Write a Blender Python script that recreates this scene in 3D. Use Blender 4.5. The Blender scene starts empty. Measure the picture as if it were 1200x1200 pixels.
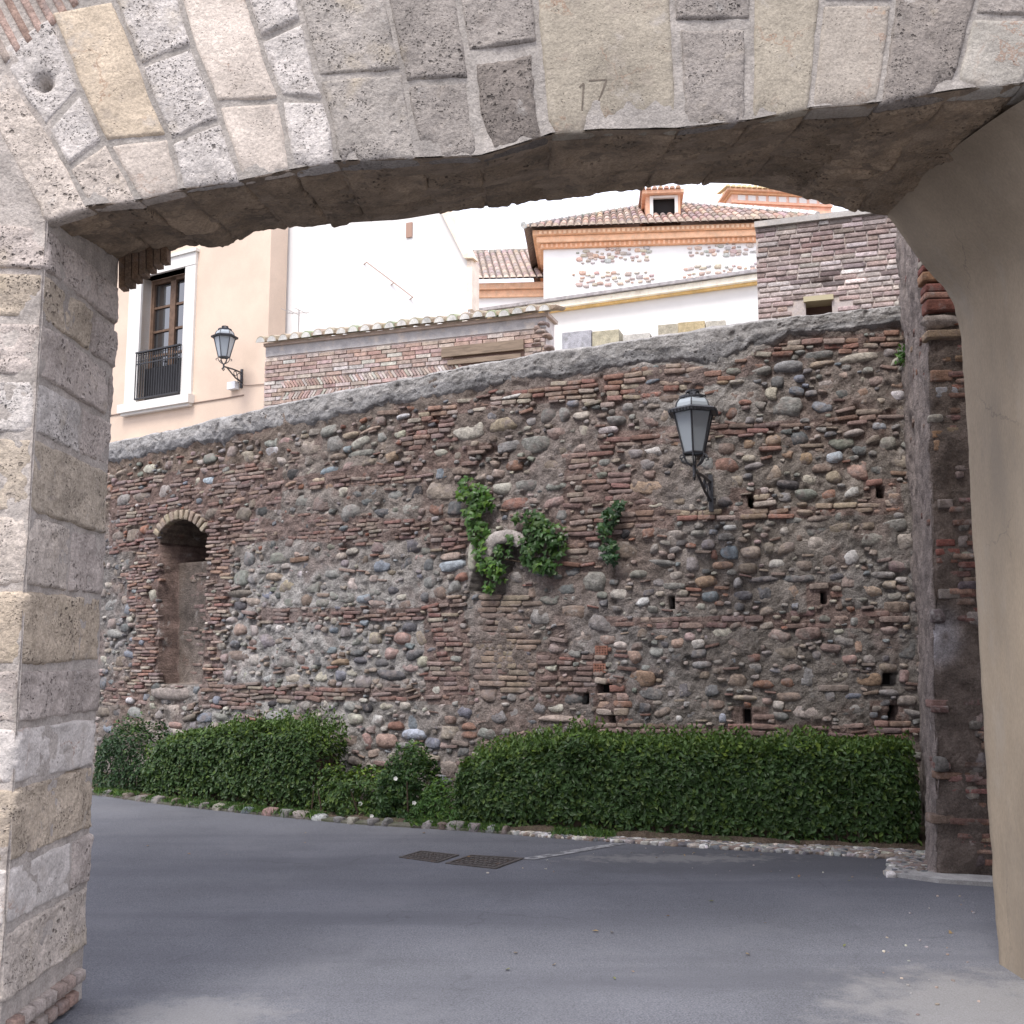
import bpy, bmesh, math, random
import numpy as np
from mathutils import Vector, Matrix

sc = bpy.context.scene
COL = sc.collection
R = math.radians
rng = np.random.default_rng(7)
random.seed(7)

# ------------------------------------------------------------------ camera
FPX = 1250.0; PITCH = R(7.5); EYE = 1.6
cam = bpy.data.cameras.new('camera'); cam.sensor_width = 36; cam.lens = 36 * FPX / 1200
cam.clip_start = 0.05; cam.clip_end = 3000
camo = bpy.data.objects.new('camera', cam); COL.objects.link(camo)
camo.location = (0, 0, EYE); camo.rotation_euler = (R(90) + PITCH, 0, 0)
sc.camera = camo
# ------------------------------------------------------------------ sky, sun, exposure
SUN_EL, SUN_AZ = R(58), R(210)          # sun high behind the camera, a little to the left
w = bpy.data.worlds.new('World'); sc.world = w; w.use_nodes = True
nt = w.node_tree; nt.nodes.clear()
sky = nt.nodes.new('ShaderNodeTexSky'); sky.sky_type = 'NISHITA'; sky.sun_disc = False
sky.sun_elevation = SUN_EL; sky.sun_rotation = SUN_AZ
sky.air_density = 1.0; sky.dust_density = 4.0; sky.ozone_density = 1.0
bg = nt.nodes.new('ShaderNodeBackground'); bg.inputs[1].default_value = 0.15
wo = nt.nodes.new('ShaderNodeOutputWorld')
cl = nt.nodes.new('ShaderNodeTexNoise'); cl.inputs['Scale'].default_value = 2.2; cl.inputs['Detail'].default_value = 5      # thin bright cloud all over the sky
tcw = nt.nodes.new('ShaderNodeTexCoord'); nt.links.new(tcw.outputs['Generated'], cl.inputs['Vector'])
cr_ = nt.nodes.new('ShaderNodeMapRange'); cr_.inputs[1].default_value = .3; cr_.inputs[2].default_value = .7; cr_.inputs[3].default_value = .8; cr_.inputs[4].default_value = .97; nt.links.new(cl.outputs['Fac'], cr_.inputs[0])
cm_ = nt.nodes.new('ShaderNodeMix'); cm_.data_type = 'RGBA'; nt.links.new(cr_.outputs[0], cm_.inputs[0]); nt.links.new(sky.outputs[0], cm_.inputs[6]); cm_.inputs[7].default_value = (7.6, 7.68, 8.8, 1)
nt.links.new(cm_.outputs[2], bg.inputs[0]); nt.links.new(bg.outputs[0], wo.inputs[0])
sl = bpy.data.lights.new('sun', 'SUN'); sl.energy = 2.1; sl.angle = R(20); sl.color = (1, .955, .90)
so = bpy.data.objects.new('sun', sl); COL.objects.link(so)
sd = Vector((math.sin(SUN_AZ) * math.cos(SUN_EL), math.cos(SUN_AZ) * math.cos(SUN_EL), math.sin(SUN_EL)))
so.rotation_euler = sd.to_track_quat('Z', 'Y').to_euler(); so.location = (0, -20, 40)
sc.view_settings.view_transform = 'Standard'; sc.view_settings.look = 'None'
sc.view_settings.exposure = 0.62; sc.view_settings.gamma = 1
sc.view_settings.use_curve_mapping = False

# ------------------------------------------------------------------ helpers: rays, noise, meshes
CT, ST = math.cos(PITCH), math.sin(PITCH)
def ray(x, y):
    a = (np.asarray(x, float) - 600) / FPX; v = (600 - np.asarray(y, float)) / FPX
    return a, CT - ST * v, ST + CT * v
def atY(x, y, Y):
    a, b, c = ray(x, y); return np.stack([a / b * Y, np.broadcast_to(np.asarray(Y, float), np.shape(a)), EYE + c / b * Y], -1)
def ground(x, y, z=0.0):
    a, b, c = ray(x, y); t = (z - EYE) / c; return np.stack([a * t, b * t, np.full(np.shape(a), z)], -1)

def _h(i, j, k, s):
    n = (i.astype(np.int64) * 73856093) ^ (j.astype(np.int64) * 19349663) ^ (k.astype(np.int64) * 83492791) ^ (s * 2654435)
    n = (n ^ (n >> 13)) & 0x7fffffff
    n = (n * 1274126177) & 0x7fffffff
    n = n ^ (n >> 15); n = (n * 668265263) & 0x7fffffff
    return (n & 0xffffff) / float(0x7fffff) - 1.0
def vnoise(P, s=0):
    P = np.asarray(P, float); f = np.floor(P); d = P - f; i = f.astype(np.int64); d = d * d * (3 - 2 * d)
    r = 0
    for a in (0, 1):
        for b in (0, 1):
            for c in (0, 1):
                wt = (d[..., 0] if a else 1 - d[..., 0]) * (d[..., 1] if b else 1 - d[..., 1]) * (d[..., 2] if c else 1 - d[..., 2])
                r = r + wt * _h(i[..., 0] + a, i[..., 1] + b, i[..., 2] + c, s)
    return r
def fbm(P, scale=1.0, octv=4, s=0, gain=.5):
    P = np.asarray(P, float) * scale; r = 0; amp = 1.0; tot = 0
    for o in range(octv):
        r = r + amp * vnoise(P, s + o * 17); tot += amp; amp *= gain; P = P * 2.03 + 3.7
    return r / tot
def sstep(a, b, x):
    t = np.clip((np.asarray(x, float) - a) / (b - a), 0, 1); return t * t * (3 - 2 * t)

def mesh(name, V, F, mat=None, smooth=True, col=None):
    V = np.asarray(V, np.float32).reshape(-1, 3)
    me = bpy.data.meshes.new(name)
    if isinstance(F, np.ndarray):
        n, k = F.shape; idx = F.reshape(-1).astype(np.int32); tot = np.full(n, k, np.int32)
    else:
        tot = np.array([len(f) for f in F], np.int32); idx = np.fromiter((i for f in F for i in f), np.int32); n = len(F)
    me.vertices.add(len(V)); me.vertices.foreach_set('co', V.reshape(-1))
    me.loops.add(len(idx)); me.loops.foreach_set('vertex_index', idx)
    me.polygons.add(n); st = np.zeros(n, np.int32); st[1:] = np.cumsum(tot)[:-1]
    me.polygons.foreach_set('loop_start', st); me.polygons.foreach_set('loop_total', tot)
    me.polygons.foreach_set('use_smooth', np.full(n, bool(smooth)))
    if col is not None:
        ca = me.color_attributes.new('Col', 'FLOAT_COLOR', 'POINT')
        c = np.ones((len(V), 4), np.float32); c[:, :3] = np.asarray(col, np.float32).reshape(-1, 3)
        ca.data.foreach_set('color', c.reshape(-1))
    me.update(calc_edges=True)
    if mat: me.materials.append(mat)
    return me
def obj(name, me, parent=None, color=None, mw=None):
    o = bpy.data.objects.new(name, me); COL.objects.link(o)
    if parent is not None:
        o.parent = parent; o.matrix_parent_inverse = Matrix.Translation(-world_loc(parent))
    if mw is not None: o.matrix_basis = mw
    if color is not None: o.color = (*color, 1)
    return o
WL = {}
def world_loc(o):
    return WL.get(o.name, Vector((0, 0, 0)))
def thing(name, label, cat, loc=(0, 0, 0), group=None):
    o = bpy.data.objects.new(name, None); COL.objects.link(o); o.location = loc; o.empty_display_size = .2
    WL[o.name] = Vector(loc); o['label'] = label; o['category'] = cat
    if group: o['group'] = group
    return o
def tag(o, label, cat, group=None):
    o['label'] = label; o['category'] = cat
    if group: o['group'] = group
    return o
def gfaces(nu, nv):
    i = np.arange(nu * nv).reshape(nu, nv)
    return np.stack([i[:-1, :-1], i[1:, :-1], i[1:, 1:], i[:-1, 1:]], -1).reshape(-1, 4)

class MB:
    """collects quads and prisms for one mesh"""
    def __init__(s): s.V = []; s.F = []; s.C = []
    def add(s, V, F, c=None):
        b = len(s.V); V = [tuple(v) for v in V]; s.V += V; s.F += [tuple(b + i for i in f) for f in F]
        s.C += [tuple(c) if c is not None else (1, 1, 1)] * len(V)
    def hexa(s, p, c=None):   # 8 points: 4 of one end, 4 of the other
        s.add(p, [(0, 1, 2, 3), (7, 6, 5, 4), (0, 4, 5, 1), (1, 5, 6, 2), (2, 6, 7, 3), (3, 7, 4, 0)], c)
    def tube(s, a, b, r0, r1=None, n=6, c=None):
        a = Vector(a); b = Vector(b); r1 = r0 if r1 is None else r1
        q = (b - a).to_track_quat('Z', 'Y'); V = []
        for p, r in ((a, r0), (b, r1)):
            for k in range(n):
                V.append(p + q @ Vector((r * math.cos(2 * math.pi * k / n), r * math.sin(2 * math.pi * k / n), 0)))
        s.add(V, [(k, (k + 1) % n, n + (k + 1) % n, n + k) for k in range(n)] + [tuple(range(n))[::-1], tuple(range(n, 2 * n))], c)
    def path(s, pts, r, n=6, c=None):
        for a, b in zip(pts[:-1], pts[1:]): s.tube(a, b, r, r, n, c)
    def build(s, name, mat, parent=None, smooth=False, color=None):
        me = mesh(name, s.V, s.F, mat, smooth, s.C); bm = bmesh.new(); bm.from_mesh(me)
        bmesh.ops.recalc_face_normals(bm, faces=bm.faces); bm.to_mesh(me); bm.free()
        return obj(name, me, parent, color)

class Frame:
    """a vertical facade: s runs to the right along it, z up, d out of it towards the viewer"""
    def __init__(s, P, ang):
        s.P = np.array([P[0], P[1], 0.0]); s.t = np.array([math.cos(R(ang)), -math.sin(R(ang)), 0]); s.n = np.array([-math.sin(R(ang)), -math.cos(R(ang)), 0])
    def at(s, u, z, d=0): return s.P + s.t * u + s.n * d + np.array([0, 0, z])
    def px(s, x, y, d=0):
        a, b, c = ray(x, y); D = np.array([float(a), float(b), float(c)]); o = np.array([0, 0, EYE])
        k = np.dot(s.P + s.n * d - o, s.n) / np.dot(D, s.n); p = o + D * k
        return float(np.dot(p - s.P, s.t)), float(p[2])
    def box(s, m, u0, u1, z0, z1, d0, d1, c=None):
        m.hexa([s.at(u0, z0, d0), s.at(u1, z0, d0), s.at(u1, z1, d0), s.at(u0, z1, d0), s.at(u0, z0, d1), s.at(u1, z0, d1), s.at(u1, z1, d1), s.at(u0, z1, d1)], c)
    def prism(s, m, poly, d0, d1, c=None):
        n = len(poly); V = [s.at(u, z, d0) for u, z in poly] + [s.at(u, z, d1) for u, z in poly]
        m.add(V, [tuple(range(n)), tuple(range(2 * n - 1, n - 1, -1))] + [(k, (k + 1) % n, n + (k + 1) % n, n + k) for k in range(n)], c)

# ------------------------------------------------------------------ materials
def nmat(name, src, n1=(6, .35), blots=(), bump=(30, .4, .02), pits=(), rough=.9, spec=.25, fine=None, metallic=0, gain=1.0, stretch=None):
    m = bpy.data.materials.new(name); m.use_nodes = True; t = m.node_tree; N = t.nodes; L = t.links; N.clear()
    out = N.new('ShaderNodeOutputMaterial'); p = N.new('ShaderNodeBsdfPrincipled'); L.new(p.outputs[0], out.inputs[0])
    p.inputs['Roughness'].default_value = rough; p.inputs['Specular IOR Level'].default_value = spec; p.inputs['Metallic'].default_value = metallic
    pos = N.new('ShaderNodeNewGeometry').outputs['Position']
    if stretch:
        mp = N.new('ShaderNodeMapping'); mp.inputs['Scale'].default_value = stretch; L.new(pos, mp.inputs['Vector']); pos = mp.outputs[0]
    if src == 'obj': c = N.new('ShaderNodeObjectInfo').outputs['Color']
    elif src == 'attr':
        a = N.new('ShaderNodeAttribute'); a.attribute_name = 'Col'; c = a.outputs['Color']
    else:
        a = N.new('ShaderNodeRGB'); a.outputs[0].default_value = (*src, 1); c = a.outputs[0]
    def noise(scale, detail=6, rgh=.6, off=0):
        n = N.new('ShaderNodeTexNoise'); n.inputs['Scale'].default_value = scale; n.inputs['Detail'].default_value = detail; n.inputs['Roughness'].default_value = rgh
        if off:
            mp = N.new('ShaderNodeVectorMath'); mp.operation = 'ADD'; mp.inputs[1].default_value = (off, off * 1.7, off * .6); L.new(pos, mp.inputs[0]); L.new(mp.outputs[0], n.inputs['Vector'])
        else: L.new(pos, n.inputs['Vector'])
        return n.outputs['Fac']
    def mrange(v, a, b, lo, hi):
        r = N.new('ShaderNodeMapRange'); r.interpolation_type = 'SMOOTHSTEP'
        for i, x in enumerate((a, b, lo, hi)): r.inputs[i + 1].default_value = x
        L.new(v, r.inputs[0]); return r.outputs[0]
    def mix(f, a, b, mode='MIX'):
        x = N.new('ShaderNodeMix'); x.data_type = 'RGBA'; x.blend_type = mode
        if isinstance(f, float): x.inputs[0].default_value = f
        else: L.new(f, x.inputs[0])
        for i, v in ((6, a), (7, b)):
            if isinstance(v, tuple): x.inputs[i].default_value = (*v, 1)
            else: L.new(v, x.inputs[i])
        return x.outputs[2]
    def scale_col(c, f):
        v = N.new('ShaderNodeVectorMath'); v.operation = 'SCALE'; L.new(c, v.inputs[0]); L.new(f, v.inputs['Scale']); return v.outputs[0]
    if n1: c = scale_col(c, mrange(noise(n1[0]), .25, .75, gain * (1 - n1[1]), gain * (1 + n1[1])))
    if fine: c = scale_col(c, mrange(noise(fine[0], 3, .7, 5.3), .25, .75, 1 - fine[1], 1 + fine[1]))
    for i, (bc, s, lo, hi, amt) in enumerate(blots): c = mix(mrange(noise(s, 7, .65, 11.3 * (i + 1)), lo, hi, 0, amt), c, bc)
    h = noise(bump[0], 8, .65, 2.1)
    for ps, pr, pd in pits:          # scale, radius, darkening
        vo = N.new('ShaderNodeTexVoronoi'); vo.inputs['Scale'].default_value = ps; vo.inputs['Randomness'].default_value = 1
        ad = N.new('ShaderNodeVectorMath'); ad.operation = 'ADD'; wn = N.new('ShaderNodeTexNoise'); wn.inputs['Scale'].default_value = ps * .7
        L.new(pos, wn.inputs['Vector']); sc_ = N.new('ShaderNodeVectorMath'); sc_.operation = 'SCALE'; sc_.inputs['Scale'].default_value = 1.2 / ps
        L.new(wn.outputs['Color'], sc_.inputs[0]); L.new(pos, ad.inputs[0]); L.new(sc_.outputs[0], ad.inputs[1]); L.new(ad.outputs[0], vo.inputs['Vector'])
        hole = mrange(vo.outputs['Distance'], pr * .5, pr, 1, 0)
        gate = mrange(noise(ps * .12, 4, .65, 7.7), .48, .66, 0, 1)
        mu = N.new('ShaderNodeMath'); mu.operation = 'MULTIPLY'; L.new(hole, mu.inputs[0]); L.new(gate, mu.inputs[1])
        dm = N.new('ShaderNodeMath'); dm.operation = 'MULTIPLY'; dm.inputs[1].default_value = pd; L.new(mu.outputs[0], dm.inputs[0])
        c = mix(dm.outputs[0], c, (.05, .04, .035))
        hs = N.new('ShaderNodeMath'); hs.operation = 'MULTIPLY_ADD'; hs.inputs[1].default_value = -1.6; L.new(mu.outputs[0], hs.inputs[0]); L.new(h, hs.inputs[2]); h = hs.outputs[0]
    L.new(c, p.inputs['Base Color'])
    b = N.new('ShaderNodeBump'); b.inputs['Strength'].default_value = bump[1]; b.inputs['Distance'].default_value = bump[2]
    L.new(h, b.inputs['Height']); L.new(b.outputs[0], p.inputs['Normal'])
    return m

LIME = (.47, .45, .43)
M_STONE = nmat('wall_stone', 'obj', (18, .4), [((.24, .205, .195), 9, .5, .66, .75), ((.44, .42, .40), 13, .6, .73, .65)], (40, .9, .02), fine=(110, .3), gain=.9)
M_RUB = nmat('wall_rubble', 'attr', (18, .4), [((.26, .23, .21), 8, .48, .66, .8), ((.44, .42, .40), 12, .58, .72, .7)], (40, .9, .02), fine=(110, .3), gain=.9)
M_MORT = nmat('wall_mortar', 'attr', (7, .42), [(LIME, 5, .58, .76, .7), ((.11, .092, .082), 11, .6, .75, .7), ((.24, .13, .10), 4, .6, .75, .45)], (45, 1.0, .035), fine=(80, .4), gain=.86)
M_GATE = nmat('limestone', 'obj', (5, .2), [((.29, .25, .22), 16, .55, .72, .55), ((.47, .39, .27), 3, .56, .76, .5), ((.52, .50, .47), 7, .6, .72, .4)], (34, .8, .022), [(30, .30, .75), (78, .36, .65)], fine=(75, .25))
M_GSMO = nmat('smooth_limestone', 'obj', (4, .2), [((.33, .28, .235), 9, .52, .72, .5), ((.48, .44, .40), 5, .56, .7, .6), ((.44, .28, .17), 6, .66, .76, .55)], (44, .6, .016), [(60, .26, .5)], fine=(85, .22))
M_PMORT = nmat('pier_mortar', (.43, .385, .345), (7, .25), [((.30, .26, .23), 8, .55, .72, .6)], (40, .8, .018), fine=(90, .22))
M_GMORT = nmat('gate_mortar', (.345, .315, .285), (7, .22), [((.25, .22, .20), 9, .55, .72, .6), ((.47, .42, .35), 4, .58, .75, .5)], (50, .7, .016), fine=(90, .22))
M_COPE = nmat('coping_cement', 'attr', (6, .35), [((.46, .45, .44), 7, .5, .68, .7), ((.13, .125, .12), 11, .6, .74, .5)], (36, .8, .025), [(26, .30, .5)], fine=(70, .35))
M_PLAS = nmat('beige_plaster', (.305, .248, .182), (1.6, .2), [((.215, .185, .15), 1.2, .48, .72, .6), ((.33, .295, .25), 3.1, .55, .75, .5), ((.19, .165, .14), 9, .64, .74, .35)], (26, .3, .012), fine=(90, .10), stretch=(1, 1, .4))
M_BUTT = nmat('buttress_render', 'attr', (8, .35), [((.09, .075, .066), 10, .55, .72, .6), ((.33, .29, .27), 7, .62, .76, .5)], (42, 1.0, .035), fine=(90, .3))
M_BRICK = nmat('old_brick', 'obj', (14, .32), [((.33, .28, .26), 11, .52, .70, .65), ((.17, .12, .11), 9, .6, .74, .6)], (50, .8, .016), fine=(110, .28), gain=.92)
M_BRICKA = nmat('old_brick_mixed', 'attr', (14, .32), [((.35, .30, .28), 11, .52, .70, .6)], (50, .8, .016), fine=(110, .28), gain=.95)
M_TILE = nmat('clay_roof_tile', 'attr', (9, .3), [((.42, .40, .36), 8, .56, .74, .5)], (40, .4, .01), fine=(90, .2), gain=1.12)
M_WHITE = nmat('whitewash', (.80, .79, .77), (2, .04), [((.6, .57, .53), 2.2, .66, .8, .25)], (30, .1, .006))
M_PEACH = nmat('peach_render', (.68, .54, .43), (1.2, .08), [((.58, .45, .355), 1.1, .6, .8, .4)], (40, .15, .006), fine=(60, .05))
M_TRIM = nmat('painted_stone', (.74, .72, .68), (3, .06), [], (30, .15, .006))
M_ORANGE = nmat('orange_brickwork', 'attr', (5, .15), [((.72, .6, .48), 7, .5, .74, .5)], (30, .4, .01), fine=(60, .12), gain=1.3)
M_PEB = nmat('panel_pebble', 'attr', (18, .25), [], (40, .5, .01), fine=(80, .2))
M_IRON = nmat('black_iron', (.022, .022, .025), (20, .3), [], (60, .2, .004), rough=.55, spec=.5)
M_LAMPI = nmat('lamp_iron', (.045, .047, .055), (20, .3), [((.12, .1, .09), 20, .6, .7, .5)], (60, .2, .004), rough=.5, spec=.5)
M_WOOD = nmat('window_wood', (.15, .095, .065), (10, .3), [], (50, .3, .005), rough=.6)
M_LINT = nmat('weathered_wood', (.26, .2, .15), (8, .3), [], (30, .5, .01), stretch=(.4, .4, 3))
M_SOIL = nmat('soil', (.10, .075, .055), (10, .4), [((.06, .09, .03), 6, .5, .65, .7)], (40, .9, .04), fine=(80, .3))
M_TERR = nmat('terrace_earth', (.25, .22, .18), (3, .3), [], (20, .5, .03))
M_STEM = nmat('stem_bark', (.07, .05, .035), (20, .3), [], (50, .5, .01))
M_DRAIN = nmat('drain_iron', (.085, .075, .07), (30, .3), [((.13, .08, .05), 14, .55, .7, .6)], (80, .5, .006), rough=.7)
M_CONC = nmat('pale_concrete', (.36, .35, .335), (10, .2), [((.2, .19, .18), 14, .55, .7, .6)], (60, .4, .01), fine=(140, .2))
M_COBB = nmat('kerb_stone', 'obj', (16, .25), [((.1, .11, .06), 9, .58, .72, .5)], (60, .5, .012), fine=(100, .2))
M_COBA = nmat('cobble_mix', 'attr', (16, .25), [((.2, .19, .18), 9, .58, .72, .5)], (60, .5, .012), fine=(100, .2))

def add_cracks(m, scale, warp, width, amt, col):
    t = m.node_tree; N = t.nodes; L = t.links; p = [n for n in N if n.type == 'BSDF_PRINCIPLED'][0]; pos = N.new('ShaderNodeNewGeometry').outputs['Position']; cur = p.inputs['Base Color'].links[0].from_socket
    wn = N.new('ShaderNodeTexNoise'); wn.inputs['Scale'].default_value = scale * 2.2; wn.inputs['Detail'].default_value = 7; wn.inputs['Roughness'].default_value = .65; L.new(pos, wn.inputs['Vector'])
    wv = N.new('ShaderNodeVectorMath'); wv.operation = 'MULTIPLY_ADD'; wv.inputs[1].default_value = (warp,) * 3; L.new(wn.outputs['Color'], wv.inputs[0]); L.new(pos, wv.inputs[2])
    vo = N.new('ShaderNodeTexVoronoi'); vo.feature = 'DISTANCE_TO_EDGE'; vo.inputs['Scale'].default_value = scale; L.new(wv.outputs[0], vo.inputs['Vector'])
    cr = N.new('ShaderNodeMapRange'); cr.inputs[1].default_value = width * .3; cr.inputs[2].default_value = width; cr.inputs[3].default_value = amt; cr.inputs[4].default_value = 0; L.new(vo.outputs['Distance'], cr.inputs[0])
    gn = N.new('ShaderNodeTexNoise'); gn.inputs['Scale'].default_value = scale * 1.3; L.new(pos, gn.inputs['Vector']); cg = N.new('ShaderNodeMapRange'); cg.inputs[1].default_value = .48; cg.inputs[2].default_value = .62; L.new(gn.outputs['Fac'], cg.inputs[0])
    mu = N.new('ShaderNodeMath'); mu.operation = 'MULTIPLY'; L.new(cr.outputs[0], mu.inputs[0]); L.new(cg.outputs[0], mu.inputs[1])
    x = N.new('ShaderNodeMix'); x.data_type = 'RGBA'; L.new(mu.outputs[0], x.inputs[0]); L.new(cur, x.inputs[6]); x.inputs[7].default_value = (*col, 1); L.new(x.outputs[2], p.inputs['Base Color'])
add_cracks(M_PLAS, .9, .5, .006, .55, (.13, .11, .09)); add_cracks(M_GSMO, 3.2, .25, .02, .55, (.30, .17, .11)); add_cracks(M_COPE, 1.6, .4, .016, .7, (.08, .075, .07))
def leaf_mat(name, rough=.45):
    m = bpy.data.materials.new(name); m.use_nodes = True; N = m.node_tree.nodes; L = m.node_tree.links; N.clear()
    out = N.new('ShaderNodeOutputMaterial'); p = N.new('ShaderNodeBsdfPrincipled'); tr = N.new('ShaderNodeBsdfTranslucent'); mx = N.new('ShaderNodeMixShader')
    a = N.new('ShaderNodeAttribute'); a.attribute_name = 'Col'
    p.inputs['Roughness'].default_value = rough; p.inputs['Specular IOR Level'].default_value = .35
    L.new(a.outputs['Color'], p.inputs['Base Color']); L.new(a.outputs['Color'], tr.inputs[0]); mx.inputs[0].default_value = .22
    L.new(p.outputs[0], mx.inputs[1]); L.new(tr.outputs[0], mx.inputs[2]); L.new(mx.outputs[0], out.inputs[0]); return m
M_LEAF = leaf_mat('hedge_leaf'); M_IVY = leaf_mat('ivy_leaf', .4)
def plain(name, c, rough=.5, trans=0, spec=.5, alpha=1):
    m = bpy.data.materials.new(name); m.use_nodes = True; p = m.node_tree.nodes['Principled BSDF']
    p.inputs['Base Color'].default_value = (*c, 1); p.inputs['Roughness'].default_value = rough; p.inputs['Transmission Weight'].default_value = trans
    p.inputs['Specular IOR Level'].default_value = spec; return m
M_FROST = plain('frosted_glass', (.44, .49, .53), .2, .2)
M_GLASS = plain('window_glass', (.02, .022, .025), .03, 0, 1.0); M_GLASS.node_tree.nodes['Principled BSDF'].inputs['IOR'].default_value = 1.9
M_DARK = plain('dark_interior', (.02, .018, .018), .9)
M_ALU = plain('pale_aluminium', (.45, .42, .40), .5)
M_PVC = plain('white_plastic', (.75, .76, .78), .5)
M_CABLE = plain('cable_rubber', (.30, .22, .18), .7)
M_RUST = plain('rusty_iron', (.38, .24, .18), .7)
M_PETAL = plain('white_petal', (.8, .8, .76), .6)
# ------------------------------------------------------------------ the archway
GY = 4.40                                     # front plane of the archway
LX, RX = -2.0, 2.51                           # passage sides
YB = lambda X: 5.25 + (np.asarray(X, float) + 2.0) * (.53 / 4.51)   # rear plane
ARR = np.array([(50, 262), (103, 243), (163, 236), (213, 223), (283, 213), (343, 200), (395, 190), (493, 186), (563, 184), (647, 158), (705, 153), (795, 152), (880, 142), (950, 128), (1030, 122), (1117, 107), (1200, 99), (1300, 92)], float)
BACK = np.array([(120, 300), (140, 299), (220, 285), (262, 290), (300, 269), (345, 266), (400, 262), (470, 258), (505, 252), (540, 246), (600, 238), (680, 230), (740, 221), (800, 214), (880, 216), (960, 236), (1030, 252)], float)
F3 = atY(ARR[:, 0], ARR[:, 1], GY); FXs, FZs = F3[:, 0], F3[:, 2]
_a, _b, _c = ray(BACK[:, 0], BACK[:, 1]); _k = _a / _b        # intersect with the rear plane
_Y = (5.25 + 2 * .53 / 4.51) / (1 - _k * .53 / 4.51); BX, BZ = _k * _Y, EYE + _c / _b * _Y
frontZ = lambda X: np.interp(X, FXs, FZs)
backZ = lambda X: np.interp(X, BX, BZ)

gate = thing('stone_archway', 'wide limestone archway framing the street, rough left pier, smooth plastered right side', 'archway', (0, GY, 0))
M_GSOFM = nmat('soffit_mortar', (.32, .25, .185), (7, .3), [((.16, .13, .105), 9, .5, .7, .6)], (50, .8, .02), fine=(90, .22))
M_GSOF = nmat('soffit_stone', 'obj', (4, .3), [((.15, .125, .10), 7, .48, .68, .65), ((.33, .27, .2), 5, .58, .74, .5)], (34, .9, .024), [(36, .3, .6)], fine=(75, .25))
def patch(name, fn, W, H, mat, color, parent, res=.012, r=.015, depth=.017, gap=.002, wob=.009, amp=.012, rough=.004, seed=0, open_b0=False, open_b1=False, hollow=None, skirt=.07, lift=.006, fold=0):
    nu = int(np.clip(W / res, 6, 90)); nv = int(np.clip(H / res, 6, 130))
    a = np.linspace(0, 1, nu); b = np.linspace(0, 1, nv); a = np.r_[0, a, 1]; b = np.r_[0, b, 1]
    A, B = np.meshgrid(a, b, indexing='ij'); sk = np.zeros_like(A); sk[0] = sk[-1] = 1; sk[:, 0] = sk[:, -1] = 1
    P0, _ = fn(A, B); nz = vnoise(P0 * 9, seed + 5) * .6 + vnoise(P0 * 23, seed + 6) * .4
    ins = gap + wob * (.5 + .5 * nz)
    sof = np.where(B < fold, .3, 1.0); ins = ins * sof
    A2 = np.clip(A, 0, 1) + (ins / W) * (1 - 2 * A) * (np.abs(1 - 2 * A) ** 3)
    B2 = B + (ins / H) * (1 - 2 * B) * (np.abs(1 - 2 * B) ** 3)
    P, N = fn(A2, B2)
    d = np.minimum(A * W, (1 - A) * W)
    if not open_b1: d = np.minimum(d, (1 - B) * H)
    if not open_b0: d = np.minimum(d, B * H)
    e = np.clip(1 - d / (r * (1 + .5 * nz)), 0, 1); push = -depth * sof * (1 - np.sqrt(np.clip(1 - e * e, 0, 1)))
    push = push + lift + amp * fbm(P, 5, 3, seed) + rough * fbm(P, 32, 3, seed + 3) - .010 * sstep(.38, .75, fbm(P, 19, 2, seed + 8)) * (rough > .003)
    if hollow is not None:
        hp, hr, hd = hollow; push = push - hd * np.exp(-(np.linalg.norm(P - np.array(hp), axis=-1) / hr) ** 2 * (1 + .5 * nz))
    push = push - sk * skirt
    V = P + N * push[..., None]
    me = mesh(name, V.reshape(-1, 3), gfaces(*A.shape), mat)
    return obj(name, me, parent, color)

def front_fn(JL, JR, yl, yr):                 # stone on the front face between two joints (pixels)
    JL = np.array(JL[::-1], float); JR = np.array(JR[::-1], float)
    def X(J, y):
        xs = np.interp(y, J[:, 1], J[:, 0]); s = (J[1, 0] - J[0, 0]) / (J[1, 1] - J[0, 1]); return np.where(y < J[0, 1], J[0, 0] + s * (y - J[0, 1]), xs)
    def fn(A, B):
        ya = yl[0] + (yl[1] - yl[0]) * B; yb = yr[0] + (yr[1] - yr[0]) * B
        xa, xb = X(JL, ya), X(JR, yb); x = xa + (xb - xa) * A; y = ya + (yb - ya) * A
        P = atY(x, y, GY); return P, np.broadcast_to(np.array([0, -1.0, 0]), P.shape)
    return fn
def fold_fn(ff, Ls, Lf):                      # b from inside (soffit) over the arris up the front face
    T = Ls + Lf
    def fn(A, B):
        s = B * T
        Pf, _ = ff(A, np.clip((s - Ls) / Lf, 0, 1)); Pe, _ = ff(A, np.zeros_like(A))
        t = np.clip((Ls - s) / Ls, 0, 1)
        X = Pe[..., 0]; yb = YB(X) * 1.0; bk = np.stack([X, GY + (yb - GY) * TS[0], Pe[..., 2] + (backZ(X) - Pe[..., 2]) * TS[0]], -1)
        Ps = Pe + (bk - Pe) * t[..., None]
        fr = (s >= Ls)[..., None]; P = np.where(fr, Pf, Ps)
        wt = sstep(-.03, .03, s - Ls)[..., None]; N = np.array([0, -1.0, 0]) * wt + np.array([0, .08, -1.0]) * (1 - wt); N = N / np.linalg.norm(N, axis=-1, keepdims=True)
        k = np.exp(-np.abs(s - Ls) / .022) * .014; ch = np.exp(-np.abs(s - Ls) / .06) * (.05 + .06 * sstep(-1.0, -.3, P[..., 0]) * sstep(1.3, .8, P[..., 0])) * sstep(.02, .55, fbm(P * np.array([1, .4, .4]), 7, 4, 33))
        return P - N * (k * (1 + .6 * vnoise(P * 14, 3)) + ch)[..., None], N
    return fn
TS = [1.0]
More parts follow.
